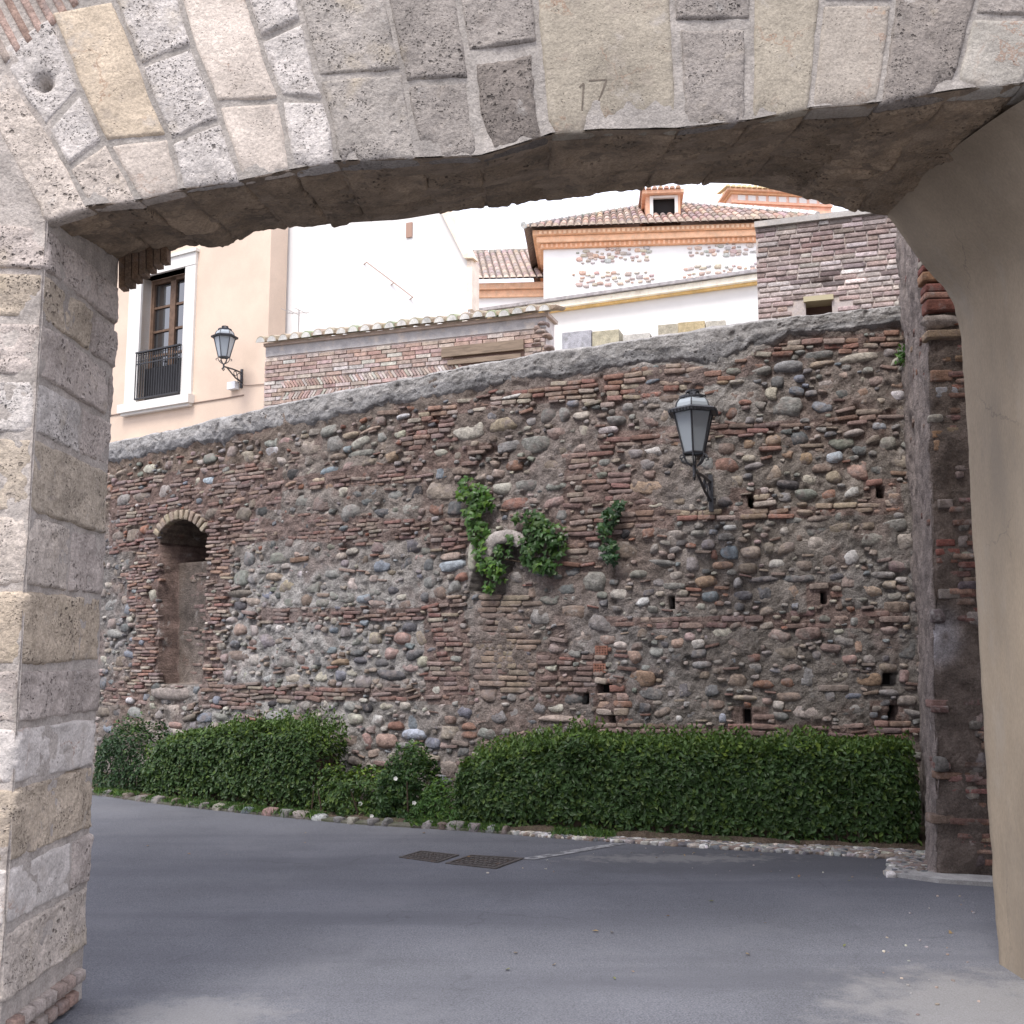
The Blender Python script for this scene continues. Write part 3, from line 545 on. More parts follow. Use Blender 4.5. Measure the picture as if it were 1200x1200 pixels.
C = dict(w=(.47, .43, .37), g=(.285, .275, .265), d=(.135, .137, .145), k=(.06, .06, .063), b=(.22, .245, .28), t=(.385, .315, .255), o=(.36, .26, .185), r=(.25, .145, .11), p=(.38, .265, .235), l=(.60, .585, .57), n=(.235, .19, .16), G=(.225, .225, .205), B=(.42, .46, .52), m=(.30, .255, .225))
S = """189 577 28 17 12 w|142 587 20 13 5 g|227 565 13 9 10 w|245 563 19 9 0 B|288 537 20 17 0 t|277 587 26 8 3 o|232 587 9 8 0 b|207 555 27 14 12 G|173 549 14 11 0 w|144 553 18 6 5 t|165 583 20 13 5 n|246 601 24 16 5 n|283 603 22 16 0 n|290 655 17 19 -10 g|155 627 15 15 0 n|137 628 16 13 0 n|136 610 15 9 0 G|130 710 24 25 0 g|134 743 20 11 -5 g|145 736 13 10 0 d|138 756 13 11 10 g|150 767 14 9 -5 b|141 775 15 12 0 n|157 836 24 17 0 g|152 848 19 9 0 n|123 846 14 9 0 d|126 854 13 10 0 b|238 841 19 12 5 b|220 841 15 10 15 n|205 850 18 8 0 p|258 841 20 11 0 g|280 738 18 17 0 p|273 755 12 11 0 d|278 771 25 18 0 n|286 792 15 15 0 w|267 791 10 18 0 g|297 773 14 17 0 w|280 710 17 10 0 d|281 677 18 19 0 g|280 696 28 10 0 n|122 834 18 12 0 n|140 834 16 13 0 d|152 821 9 8 0 l|174 848 14 9 0 g|187 852 14 8 0 n
338 556 28 18 5 k|361 553 17 14 25 w|384 552 26 12 5 b|411 546 23 15 8 p|391 520 28 20 5 g|423 517 28 12 18 w|424 531 36 9 5 G|447 512 17 12 10 g|468 508 15 13 0 w|457 536 18 13 20 o|452 522 18 10 0 n|395 535 20 9 0 n|409 600 31 26 8 g|401 577 15 17 15 w|380 590 31 18 0 n|327 598 15 14 0 g|308 598 22 17 0 k|458 582 27 13 8 g|479 597 27 16 20 g|430 587 15 13 0 d|488 577 17 21 0 k|363 523 23 22 0 t|385 570 12 11 0 o|433 542 20 10 8 n|317 519 18 12 0 g|335 518 20 14 0 p|318 530 20 13 0 l|340 567 14 6 10 o|372 562 18 7 5 t|448 602 20 13 0 d|472 488 15 6 8 l|433 504 26 5 12 t|410 510 20 7 8 t|517 574 38 26 0 m
549 504 39 27 5 w|589 498 37 21 5 t|622 493 12 13 0 g|642 487 21 22 10 G|661 485 13 18 10 g|681 487 20 11 5 w|652 509 23 17 5 p|683 507 20 22 5 w|595 523 27 12 10 g|617 567 33 21 0 G|652 568 26 13 8 G|587 571 25 18 -5 w|648 547 36 17 0 n|603 590 33 15 3 r|602 545 20 13 0 r|650 589 30 16 0 p|519 554 20 13 8 b|537 594 30 17 0 d|510 597 19 16 0 r|600 465 24 5 8 l
712 504 25 8 3 l|757 545 23 15 5 g|782 543 23 18 15 k|772 529 33 14 5 l|744 532 19 11 0 g|708 542 17 10 0 g|757 571 43 17 -3 o|796 567 32 32 0 t|852 545 31 20 0 r|851 524 22 20 0 n|827 542 20 20 0 g|877 520 19 12 0 o|877 537 16 8 0 w|884 546 26 9 10 g|822 442 12 11 0 l|798 442 29 12 0 g|765 447 18 6 8 b|762 491 21 22 10 p|780 488 13 20 0 t|784 467 30 14 0 n|736 477 15 11 0 g|722 493 22 12 0 g|858 483 20 15 0 r|863 447 17 6 0 w|847 448 15 6 0 o|873 472 18 8 0 r|860 435 20 9 0 G|892 434 24 12 10 G
937 443 15 9 5 b|972 448 28 12 3 w|1008 445 18 13 -15 w|987 462 23 11 3 d|1012 460 22 14 0 o|903 461 16 16 0 w|1008 419 50 12 6 w|1043 413 18 12 0 g|963 426 33 8 8 t|960 416 36 9 5 g|925 429 36 14 5 g|1001 507 26 9 10 w|1031 499 18 10 0 B|1052 464 18 12 0 l|1052 451 18 9 5 o|1050 440 22 9 5 t|1031 470 20 8 10 t|937 513 24 19 10 d|907 516 20 15 0 o|978 535 21 16 10 B|945 536 18 21 0 o|921 532 17 10 -5 o|1024 515 20 13 0 n|1042 519 24 18 0 g
1004 552 28 24 10 p|924 567 27 13 -12 k|951 561 25 17 -8 w|977 559 22 18 0 t|999 577 21 16 0 l|972 580 25 18 5 r|945 580 27 15 0 G|952 621 36 15 10 G|1018 632 42 18 3 g|983 620 34 13 8 n|1017 616 18 13 0 n|1048 617 34 16 8 g|930 610 27 9 0 G|958 608 28 10 5 n|987 605 27 12 8 G|902 613 17 10 0 G|1033 605 17 9 0 n|1053 604 19 9 0 g|943 601 18 8 0 t|957 637 26 20 5 w|987 637 16 15 15 t|998 653 22 19 12 l|912 661 26 13 0 l|920 622 14 13 0 w|943 662 22 18 0 n|972 657 28 15 15 n|922 643 25 18 0 n|902 642 14 15 0 n|880 646 24 17 0 t|938 678 43 10 3 d|896 679 36 8 3 d|980 676 25 9 3 d|896 696 30 19 0 d|927 695 31 24 5 o|1035 674 30 8 0 g
950 792 29 25 0 g|987 793 28 21 0 w|948 834 38 18 -3 w|999 832 37 20 12 g|970 816 18 14 5 g|924 800 20 15 0 r|1017 796 32 16 0 o|926 816 31 14 -3 n|1042 812 25 9 0 g|1037 759 25 13 0 b|1009 756 17 16 0 o|1061 792 15 15 0 p|920 765 32 16 3 n|996 772 18 13 0 p|985 725 23 9 3 p|984 740 18 7 0 w|973 760 25 10 -5 n|957 768 13 12 0 g|1041 782 25 13 0 n|1000 816 24 9 5 b|1020 772 17 12 0 g|971 781 24 10 10 r|928 783 26 10 8 n|898 733 17 8 15 w|895 802 28 12 0 r|899 821 13 11 0 p
811 661 22 18 0 g|828 681 28 14 8 o|832 698 21 15 0 b|854 647 22 17 0 b|847 662 25 9 3 o|876 665 22 15 0 n|776 660 33 9 -3 g|753 705 18 12 20 l|790 687 28 8 0 g|748 673 22 11 0 g|791 627 19 11 3 w|819 625 20 9 0 g|762 624 21 11 8 r|733 625 14 13 0 k|856 618 18 7 0 l|878 615 18 7 5 p|769 592 18 7 8 w|849 588 22 15 0 k|851 629 24 9 0 G|791 644 18 7 15 g|767 643 12 13 0 g|837 650 9 14 0 r|865 683 11 13 -15 g|847 742 30 16 0 w|818 755 17 11 5 l|776 747 18 8 0 o|794 753 17 15 0 p|752 796 33 21 -3 o|787 794 21 25 0 g|858 774 17 12 0 b|864 798 25 21 -10 n|882 771 21 13 0 r|823 779 25 9 3 g|795 769 20 13 0 d|727 756 18 9 0 w|778 834 26 11 25 n|752 830 23 13 0 d|796 842 8 8 0 l|873 818 30 7 0 t|847 842 9 12 0 B|744 771 17 18 0 p|865 752 36 20 0 n
528 663 35 13 8 B|553 652 15 35 0 w|604 677 20 18 0 g|502 663 14 18 0 d|503 682 20 18 0 G|527 652 24 9 3 t|513 695 22 20 0 n|540 676 18 12 0 r|633 722 24 22 0 g
357 672 23 13 0 l|481 640 26 19 0 d|476 661 18 17 10 d|447 663 19 15 0 b|324 654 27 15 0 G|400 651 16 10 10 w|389 673 22 13 0 g|336 688 22 20 0 t|312 697 15 11 0 b|320 676 20 11 0 t|363 688 22 16 0 g|405 700 20 13 0 g|425 701 18 13 0 b|461 691 17 11 0 d|495 700 16 13 0 d|480 684 18 17 0 w|377 707 18 10 0 g|358 703 18 17 0 n|338 707 20 13 0 G|326 737 15 12 0 l|390 738 13 11 0 b|479 735 19 15 0 d|406 740 15 13 0 g|458 738 15 9 0 n|438 748 20 15 0 t|470 748 22 15 0 p|492 748 16 20 20 t|457 766 17 17 0 p|418 765 17 9 0 d|422 774 16 9 0 d|398 776 22 9 0 o|485 767 22 14 10 d|447 777 18 10 0 d|398 792 17 14 0 b|458 792 32 14 0 d|383 752 18 13 0 g|333 775 25 15 0 g|312 793 12 15 20 l|343 795 28 13 0 w|375 794 17 14 20 w|495 775 16 15 0 w
414 843 21 15 0 w|439 845 18 14 0 l|369 842 20 13 25 w|403 865 33 22 0 n|452 868 27 19 0 p|428 870 15 22 0 p|322 840 22 13 0 g|350 853 25 14 0 n|452 828 18 10 0 w|474 828 14 10 0 w|357 827 14 12 0 g|430 830 11 11 0 k|485 861 30 14 0 B|473 874 24 9 0 g|463 851 20 12 0 r|394 878 10 7 0 l|391 889 13 7 0 g|318 825 11 7 0 k
670 819 30 20 0 d|651 829 21 14 0 w|581 838 22 26 20 g|604 840 26 29 20 g|571 860 27 19 -12 g|608 859 21 8 18 p|550 851 18 9 0 r|550 861 18 9 0 r|630 830 20 14 0 g|684 847 22 20 0 p|518 828 22 11 5 w|652 842 42 8 3 t|507 808 16 11 0 l|571 815 22 18 0 n"""
STONES = []
for ln in S.split('\n'):
    for it in ln.split('|'):
        f = it.split(); STONES.append((*map(float, f[:5]), f[5]))

def cube_arr(sub, p):
    bm = bmesh.new(); bmesh.ops.create_cube(bm, size=2); bmesh.ops.subdivide_edges(bm, edges=bm.edges[:], cuts=sub, use_grid_fill=True)
    V = np.array([v.co[:] for v in bm.verts]); F = np.array([[v.index for v in f.verts] for f in bm.faces]); bm.free()
    V = np.sign(V) * np.sin(np.abs(V) * math.pi / 2 * .98) ** .9; n = (np.abs(V) ** p).sum(1) ** (1 / p); return V / n[:, None], F
def variants(n, sub, p, amp, sc_, seed, flat=0):
    out = []
    V, F = cube_arr(sub, p)
    for i in range(n):
        k = V + (fbm(V * sc_ + i * 9.1, 1, 3, seed + i) * amp)[:, None] * V
        if flat:   # a few hewn facets
            for q in range(flat):
                d = rng.normal(size=3); d /= np.linalg.norm(d); h = rng.uniform(.72, .9); s = k @ d; k = k - np.outer(np.clip(s - h, 0, None), d) * .85
        out.append((k, F))
    return out
COBV = variants(9, 4, 2.4, .16, 1.1, 100, 2); RUBV = variants(9, 3, 3.2, .28, 1.5, 200, 3); BRKV = variants(9, 3, 10, .13, 2.2, 300); BOXV = variants(9, 3, 16, .05, 2.6, 400)
def frame_mat(u, z, w_, h_, dep, rot, d):
    t, n = wframe(u); zv = np.array([0, 0, 1.0]); c, s = math.cos(R(rot)), math.sin(R(rot)); a = t * c + zv * s; b = zv * c - t * s; p = W3(u, z, d)
    M = np.eye(4); M[:3, 0] = a * w_ / 2; M[:3, 1] = -n * dep; M[:3, 2] = b * h_ / 2; M[:3, 3] = p; return M
def mark(u, z, w_, h_, rot, test=None, rect=False):
    r = max(w_, h_) / 2 + CELL; i0, i1 = int((u - r - U0) / CELL), int((u + r - U0) / CELL) + 1; j0, j1 = int((z - r) / CELL), int((z + r) / CELL) + 1
    i0, j0 = max(i0, 0), max(j0, 0); i1, j1 = min(i1, NU), min(j1, NZ)
    if i1 - i0 < 1 or j1 - j0 < 1: return False
    du, dz = GU[j0:j1, i0:i1] - u, GZ[j0:j1, i0:i1] - z; c, s = math.cos(R(rot)), math.sin(R(rot)); a = (du * c + dz * s) / (w_ / 2); b = (dz * c - du * s) / (h_ / 2)
    mk = (np.maximum(np.abs(a), np.abs(b)) < 1) if rect else (np.abs(a) ** 2.6 + np.abs(b) ** 2.6 < 1); n = mk.sum()
    if n == 0: return False
    o = occ[j0:j1, i0:i1]
    if test is not None and (o & mk).sum() > test * n: return False
    o |= mk; return True
CM = [mesh('stone', V, F, M_STONE) for V, F in COBV]
BM_ = [mesh('brick', V, F, M_BRICK) for V, F in BRKV]; BX_ = [mesh('brick', V, F, M_BRICK) for V, F in BOXV]; RM_ = [mesh('stone', V, F, M_STONE) for V, F in RUBV]
def jit(c, a=.12, gray=.0): return tuple(np.clip(np.array(c) * rng.uniform(1 - a, 1 + a) * rng.uniform(1 - a * .4, 1 + a * .4, 3), .02, .85))
for x, y, ww, hh, rot, ck in STONES:
    u, z = wuz(x, y); ul, _ = wuz(x - ww / 2, y); ur, _ = wuz(x + ww / 2, y); _, z1 = wuz(x, y - hh / 2); _, z0 = wuz(x, y + hh / 2)
    W_, H_ = float(ur - ul), float(z1 - z0)
    if not mark(u, z, W_ * .96, H_ * .96, rot, .45): continue
    dep = .5 * min(W_, H_) * rng.uniform(.8, 1.1) + .02; prot = rng.uniform(.005, .031)
    M = frame_mat(float(u), float(z), W_ * 1.04, H_ * 1.06, dep, rot + rng.uniform(-3, 3), prot - dep)
    obj('stone', (CM if rng.random() < (.75 if x > 780 else .5) else RM_)[rng.integers(9)], wall, jit(.92 * np.array(C[ck]) + .08 * np.array((.24, .22, .21))), Matrix(M.tolist()))

# bricks: coursed patches seen in the photograph, then thin broken bricks between the stones
REDS = [(.225, .125, .10), (.25, .165, .13), (.27, .20, .17), (.30, .25, .205), (.165, .11, .095), (.235, .185, .165), (.205, .135, .115)]
PALEB = [(.38, .30, .235), (.36, .25, .19), (.42, .36, .30), (.31, .19, .14), (.40, .33, .25), (.3, .15, .11)]
DOORB = [(.225, .17, .135), (.26, .20, .155), (.21, .155, .13), (.30, .24, .18)]
REG = [([(472, 486), (530, 472), (700, 440), (700, 470), (640, 472), (528, 486), (470, 498)], PALEB, .038, (.12, .2)),
       ([(466, 494), (528, 486), (528, 528), (560, 518), (585, 520), (560, 545), (500, 550), (478, 545)], REDS, .04, (.13, .22)),
       ([(700, 440), (800, 424), (845, 436), (880, 415), (925, 398), (1052, 388), (1052, 412), (985, 412), (940, 412), (900, 425), (880, 440), (790, 462), (700, 478)], PALEB, .042, (.12, .22)),
       ([(700, 508), (800, 498), (890, 494), (960, 490), (1050, 478), (1050, 492), (890, 508), (790, 520), (700, 522)], REDS, .04, (.15, .3)),
       ([(665, 528), (702, 528), (725, 555), (760, 585), (790, 600), (790, 622), (745, 615), (700, 640), (670, 655), (655, 610)], REDS, .042, (.16, .28)),
       ([(785, 598), (870, 596), (1058, 588), (1058, 603), (900, 608), (785, 612)], PALEB, .038, (.14, .28)),
       ([(558, 694), (624, 696), (626, 760), (628, 812), (556, 818), (554, 750)], DOORB, .046, (.2, .3)),
       ([(498, 700), (540, 700), (552, 760), (548, 826), (500, 826), (496, 770)], REDS, .036, (.1, .2)),
       ([(628, 764), (706, 766), (704, 816), (640, 828), (628, 812)], REDS, .038, (.1, .2)),
       ([(300, 712), (500, 712), (500, 726), (300, 731)], REDS, .03, (.12, .24)),
       ([(290, 802), (420, 806), (500, 806), (500, 822), (400, 822), (290, 822)], REDS, .034, (.12, .26)),
       ([(700, 722), (790, 724), (1058, 712), (1058, 736), (900, 736), (700, 734)], REDS, .044, (.16, .28)),
       ([(160, 642), (188, 636), (188, 802), (153, 802), (152, 760), (165, 740), (146, 700)], PALEB + REDS, .028, (.12, .24)),
       ([(237, 636), (262, 636), (272, 680), (268, 720), (256, 740), (262, 800), (234, 803)], PALEB + REDS, .028, (.12, .22)),
       ([(128, 620), (184, 622), (186, 640), (128, 650)], REDS, .032, (.14, .26)),
       ([(240, 612), (285, 600), (330, 612), (330, 632), (275, 640), (244, 636)], REDS, .032, (.14, .26)),
       ([(128, 566), (160, 560), (300, 540), (332, 548), (330, 596), (255, 612), (215, 598), (170, 615), (128, 620)], REDS, .034, (.14, .28)),
       ([(330, 602), (370, 602), (470, 608), (520, 612), (520, 625), (420, 640), (330, 630)], REDS, .03, (.1, .22)),
       ([(500, 606), (552, 610), (552, 640), (500, 648)], REDS, .036, (.12, .22)),
       ([(690, 848), (1075, 850), (1075, 868), (690, 866)], REDS, .042, (.16, .28)),
       ([(120, 800), (170, 798), (170, 826), (120, 826)], REDS, .034, (.14, .26)), ([(232, 804), (300, 800), (300, 832), (232, 830)], REDS, .034, (.14, .26)),
       ([(855, 572), (905, 572), (905, 602), (855, 602)], PALEB, .05, (.14, .24)), ([(1012, 562), (1056, 560), (1056, 592), (1012, 592)], PALEB, .05, (.12, .2)),
       ([(945, 682), (986, 682), (986, 716), (945, 716)], REDS, .05, (.12, .2)), ([(695, 795), (735, 795), (735, 855), (695, 855)], PALEB, .055, (.12, .2)),
       ([(856, 828), (900, 828), (900, 852), (856, 852)], REDS, .045, (.12, .2)), ([(1020, 820), (1066, 820), (1066, 850), (1020, 850)], REDS, .045, (.12, .2)),
       ([(420, 545), (500, 540), (500, 565), (330, 575), (330, 562)], REDS, .03, (.12, .24))]
bricks = []
for poly, pal, hh, (l0, l1) in REG:
    pu, pz = wuz(np.array([p[0] for p in poly], float), np.array([p[1] for p in poly], float)); hh = hh * 1.22; z = pz.min() + hh / 2; mk = inpoly(poly)
    while z < pz.max():
        u = pu.min() + rng.uniform(0, .12)
        while u < pu.max():
            L_ = rng.uniform(l0, l1); h2 = hh * rng.uniform(.78, 1.1); uu = u + L_ / 2; zz = z + rng.uniform(-.004, .004) + .01 * math.sin(uu * 2.1)
            j, i = int(zz / CELL), int((uu - U0) / CELL)
            if 0 <= i < NU and 0 <= j < NZ and mk[j, i] and rng.random() > (.04 if pal is DOORB else (.15 if pal is PALEB else .32)) and mark(uu, zz, L_ * .94, h2 * .9, 0, .22, True):
                bricks.append((uu, zz, L_, h2, rng.normal(0, 2.6) if pal is not DOORB else 0, jit(.74 * np.array(pal[rng.integers(len(pal))]) + .26 * np.array((.25, .195, .185))), rng.uniform(-.004, .022) if pal is not DOORB else rng.uniform(.004, .012)))
            u += L_ + rng.uniform(.003, .012)
        z += hh + rng.uniform(.003, .009)
# rubble: what is left between, from fist-size down to chips
mid_px = lambda u, z: None
PALR = [(.27, .26, .25), (.155, .155, .16), (.245, .195, .165), (.35, .29, .245), (.33, .26, .24), (.44, .405, .36), (.235, .235, .21), (.215, .23, .255), (.30, .26, .23), (.27, .14, .10)]
UMID, ZMID = float(wuz(505, 650)[0]), float(wuz(400, 640)[1]); PLOW = [.24, .05, .10, .06, .12, .24, .06, .07, .06, .0]; PUP = [.12, .16, .28, .06, .08, .05, .08, .04, .05, .08]; PRT = [.22, .12, .2, .07, .09, .08, .09, .06, .05, .02]
rub = []; vis = (GZ > .35) & ~occ
sizes = [(.24, 600), (.17, 1080), (.125, 1800), (.09, 3100), (.065, 5000), (.045, 7700)]
UL, UR = float(wuz(105, 700)[0]), U1
for s, n in sizes:
    for k in range(n):
        u = rng.uniform(UL - 1.9, UR); z = rng.uniform(.3, 4.75)
        if z > capz(u) - .02: continue
        if rng.random() < .16 and s < .13: W_, H_, bk = s * rng.uniform(1.6, 2.6), s * rng.uniform(.32, .45), True
        else: W_, H_, bk = s * rng.uniform(1.0, 1.55), s * rng.uniform(.6, .95), False
        rot = rng.normal(0, 7)
        if mark(u, z, W_ * 1.02, H_ * 1.05, rot, .06, bk):
            if bk: bricks.append((u, z, W_, H_ * 1.05, rot, jit(REDS[rng.integers(len(REDS))]), rng.uniform(.006, .03)))
            else: rub.append((u, z, W_ * 1.06, H_ * 1.08, rot, jit(PALR[rng.choice(len(PALR), p=PLOW if (u < UMID and z < ZMID) else (PUP if u < UMID else PRT))]), rng.uniform(.004, .03)))
for k in range(60):          # worn bricks of the niche back
    x, y = rng.uniform(190, 238), rng.uniform(664, 796); u, z = wuz(x + 6, y); bricks.append((float(u), float(z), rng.uniform(.1, .2), rng.uniform(.03, .045), rng.normal(0, 2), jit((.20, .15, .13)), rng.uniform(-.275, -.255)))
# the 280 biggest bricks are parts; the rest, and all the small rubble, are joined
bricks.sort(key=lambda b: -(b[2] * b[3]) * (1 if b[1] > .8 and b[6] > -.1 and b[0] > UL else .2))
def joined(name, items, VAR, mat, dk):
    Vs, Fs, Cs, off = [], [], [], 0
    for (u, z, W_, H_, rot, c, pr) in items:
        V, F = VAR[rng.integers(len(VAR))]; dep = dk * min(W_, H_) + .02; M = frame_mat(u, z, W_, H_, dep, rot, pr - dep)
        Vs.append(V @ M[:3, :3].T + M[:3, 3]); Fs.append(F + off); off += len(V); Cs.append(np.tile(c, (len(V), 1)))
    o = obj(name, mesh(name, np.concatenate(Vs), np.concatenate(Fs), mat, True, np.concatenate(Cs)), wall); o['kind'] = 'stuff'; return o
for (u, z, W_, H_, rot, c, pr) in bricks[:280]:
    obj('brick', BM_[rng.integers(len(BM_))], wall, c, Matrix(frame_mat(u, z, W_, H_, .05, rot, pr - .05).tolist()))
joined('broken_bricks', bricks[280:], BRKV, M_BRICKA, .6); joined('small_rubble', rub, RUBV, M_RUB, .5)
print('wall pieces', len(bricks), len(rub))

# mortar face as a relief
dz_ = .0165; un = np.arange(UL - 2.1, UR + .1, dz_); zn = np.arange(.0, 4.95, dz_); UU, ZZ = np.meshgrid(un, zn, indexing='ij')
Pm = np.stack([UU, ZZ, 0 * UU], -1); rel = -.010 + .030 * fbm(Pm, 1.7, 3, 41) + .026 * fbm(Pm, 9, 4, 43) + .018 * fbm(Pm, 24, 3, 47) - .03 * sstep(.25, .6, fbm(Pm, 6, 3, 49))
TINT = [(400, 730, 140, (.43, .415, .40), 2.2), (285, 690, 50, (.46, .44, .42), 1.5), (240, 590, 130, (.20, .155, .125), 1.6), (430, 590, 110, (.23, .19, .16), 1.4), (130, 700, 60, (.27, .25, .235), 1), (560, 800, 90, (.26, .21, .185), 1), (430, 850, 80, (.30, .27, .25), 1),
        (940, 560, 130, (.255, .225, .20), 1), (1020, 690, 60, (.29, .275, .265), 1), (812, 610, 35, (.34, .315, .30), 1.5), (830, 440, 60, (.42, .40, .38), 1), (700, 510, 60, (.32, .27, .245), 1), (215, 700, 42, (.165, .14, .125), 4),
        (590, 755, 40, (.22, .195, .175), 1.5), (720, 620, 70, (.25, .195, .17), 1), (900, 800, 120, (.225, .20, .18), 1), (520, 560, 80, (.24, .195, .17), 1), (640, 560, 60, (.29, .255, .235), 1), (1000, 430, 80, (.27, .225, .2), 1), (740, 760, 60, (.27, .25, .24), 1)]
cs = np.zeros(UU.shape + (3,)); ws = np.full(UU.shape, 1e-6)
for x, y, rr, c, k in TINT:
    u, z = wuz(x, y); rr = rr * .0085; g = k * np.exp(-((UU - u) ** 2 + (ZZ - z) ** 2) / rr ** 2) + 1e-5; cs += g[..., None] * np.array(c); ws += g
cs /= ws[..., None]; cs = cs * (1 + .18 * fbm(Pm, 2.5, 3, 61))[..., None]; brz = np.zeros(UU.shape)
for poly, pal, *_ in REG: brz = np.maximum(brz, inpoly(poly, UU, ZZ) * (.75 if pal is not DOORB else .2))
red = np.maximum(sstep(.15, .5, fbm(Pm, 3.3, 3, 63)) * .45, brz)[..., None]; cs = cs * (1 - red) + np.array((.225, .155, .135)) * red
def sink(mask, dep):
    global rel
    rel = np.where(mask, -dep, rel)
nm = inpoly(NICHE, UU, ZZ); rel = np.where(nm, -.27 - 1.0 * sstep(-.05, .05, ZZ - float(wuz(215, 652)[1])) + .02 * fbm(Pm, 5, 3, 71), rel)
sink(inpoly(IVYHOLE, UU, ZZ), .3)
for x, y, ww, hh in HOLES: sink(inpoly([(x - ww / 2, y - hh / 2), (x + ww / 2, y - hh / 2), (x + ww / 2, y + hh / 2), (x - ww / 2, y + hh / 2)], UU, ZZ), .3)
for x, y, ww, hh in HOLES + [(573, 665, 40, 50)]:
    pass
ZZc = np.minimum(ZZ, topz(UU) - .04)
Vm = W3(UU, ZZc, rel); o = obj('mortar', mesh('mortar', Vm.reshape(-1, 3), gfaces(*UU.shape), M_MORT, True, cs.reshape(-1, 3)), wall)

# cement coping: ragged skirt below, weathered rounded top
un = np.arange(UL - 2.1, UR + .1, .012); vv = np.r_[np.linspace(0, 1, 48), np.linspace(1.04, 1.6, 8)]; UU, VV = np.meshgrid(un, vv, indexing='ij')
Pm = np.stack([UU, VV * .4, 0 * UU], -1); zb = capz(UU) - .015 + .06 * fbm(np.stack([UU, 0 * UU, 0 * UU], -1), 4, 4, 81); zt = topz(UU) + .02 * fbm(np.stack([UU, 0 * UU, 0 * UU], -1), 5, 3, 83)
v1 = np.clip(VV, 0, 1); z = zb + (zt - zb) * v1
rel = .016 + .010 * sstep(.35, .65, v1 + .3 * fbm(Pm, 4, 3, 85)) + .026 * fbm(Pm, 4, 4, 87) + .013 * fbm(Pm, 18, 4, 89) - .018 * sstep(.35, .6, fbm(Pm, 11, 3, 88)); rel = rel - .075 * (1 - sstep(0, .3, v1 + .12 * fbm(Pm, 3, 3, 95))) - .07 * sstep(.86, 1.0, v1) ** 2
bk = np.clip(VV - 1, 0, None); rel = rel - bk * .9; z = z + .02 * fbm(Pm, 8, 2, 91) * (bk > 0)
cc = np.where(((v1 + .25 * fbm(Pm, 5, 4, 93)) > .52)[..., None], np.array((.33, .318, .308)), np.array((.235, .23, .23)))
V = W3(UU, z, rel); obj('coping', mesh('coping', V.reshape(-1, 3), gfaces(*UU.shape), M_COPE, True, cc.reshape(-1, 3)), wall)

# the niche: ring of pale bricks, plastered sill block
for i in range(12):
    t0 = math.radians(28 + i * 10.3); x, y = 214 - 33 * math.cos(t0), 643 - 40 * math.sin(t0); u, z = wuz(x, y)
    M = frame_mat(float(u), float(z), .125, .068, .05, math.degrees(math.pi - t0), -.022)
    obj('arch_brick', BM_[i % len(BM_)], wall, jit((.33, .275, .21)), Matrix(M.tolist()))
u, z = wuz(200, 812); obj('niche_sill', CM[3], wall, (.30, .26, .235), Matrix(frame_mat(float(u), float(z), .86, .20, .09, 0, -.05).tolist()))
# little stone arch over the ivy hollow
cu_, cz_ = [float(k) for k in wuz(595, 650)]; t_, n_ = wframe(cu_); na_, nr_, V, F = 40, 9, [], []
for i in range(na_):
    an = R(30 + 158 * i / (na_ - 1)); en = min(1, .72 + 3 * min(i, na_ - 1 - i) / na_)
    for k in range(16):      # squared cross-section round the ring
        q = 2 * math.pi * k / 16; f = (abs(math.cos(q)) ** 7 + abs(math.sin(q)) ** 7) ** (-1 / 7); rr = .205 + .075 * en * f * math.cos(q); V.append(W3(cu_ - 0, cz_, 0) + t_ * math.cos(an) * rr + np.array([0, 0, 1.0]) * math.sin(an) * rr * .92 + n_ * (.02 + .075 * f * math.sin(q)))
V = np.array(V); V = V + np.stack([fbm(V, 8, 4, q) for q in (1, 2, 3)], -1) * .022 + np.stack([fbm(V, 30, 3, q) for q in (4, 5, 6)], -1) * .008
F = [(i * 16 + k, i * 16 + (k + 1) % 16, i * 16 + 16 + (k + 1) % 16, i * 16 + 16 + k) for i in range(na_ - 1) for k in range(16)] + [tuple(range(16)), tuple(range((na_ - 1) * 16, na_ * 16))]
obj('arch_stone', mesh('arch_stone', V, F, M_GATE), wall, (.40, .365, .345))
# two perforated bricks
for x, y in ((705, 762), (703, 783)):
    u, z = wuz(x, y); u, z = float(u), float(z); t_, n_ = wframe(u); p = W3(u, z, .012); m = MB()
    def pb(u0, u1, z0, z1, d0, d1, c=None):
        g = lambda a, b, d: p + t_ * a + np.array([0, 0, b]) + n_ * d
        m.hexa([g(u0, z0, d0), g(u1, z0, d0), g(u1, z1, d0), g(u0, z1, d0), g(u0, z0, d1), g(u1, z0, d1), g(u1, z1, d1), g(u0, z1, d1)], c)
    for k in range(5): a = -.055 + k * .0275; pb(a - .007, a + .007, -.045, .045, -.06, .006)
    for k in range(4): a = -.038 + k * .0253; pb(-.055, .055, a - .007, a + .007, -.06, .004)
    m.build('perforated_brick', M_BRICK, wall, color=(.30, .15, .11))
# broken pale pipe stub and dark sheets giving the holes their shade by colour
m = MB()
for x, y, ww, hh in HOLES:
    u, z = wuz(x, y); ul, _ = wuz(x - ww / 2 - 1, y); ur, _ = wuz(x + ww / 2 + 1, y); _, z1 = wuz(x, y - hh / 2 - 1); _, z0 = wuz(x, y + hh / 2 + 1)
    m.add([W3(ul, z0, -.27), W3(ur, z0, -.27), W3(ur, z1, -.27), W3(ul, z1, -.27)], [(0, 1, 2, 3)])
m.build('weep_hole_back', M_DARK, wall)
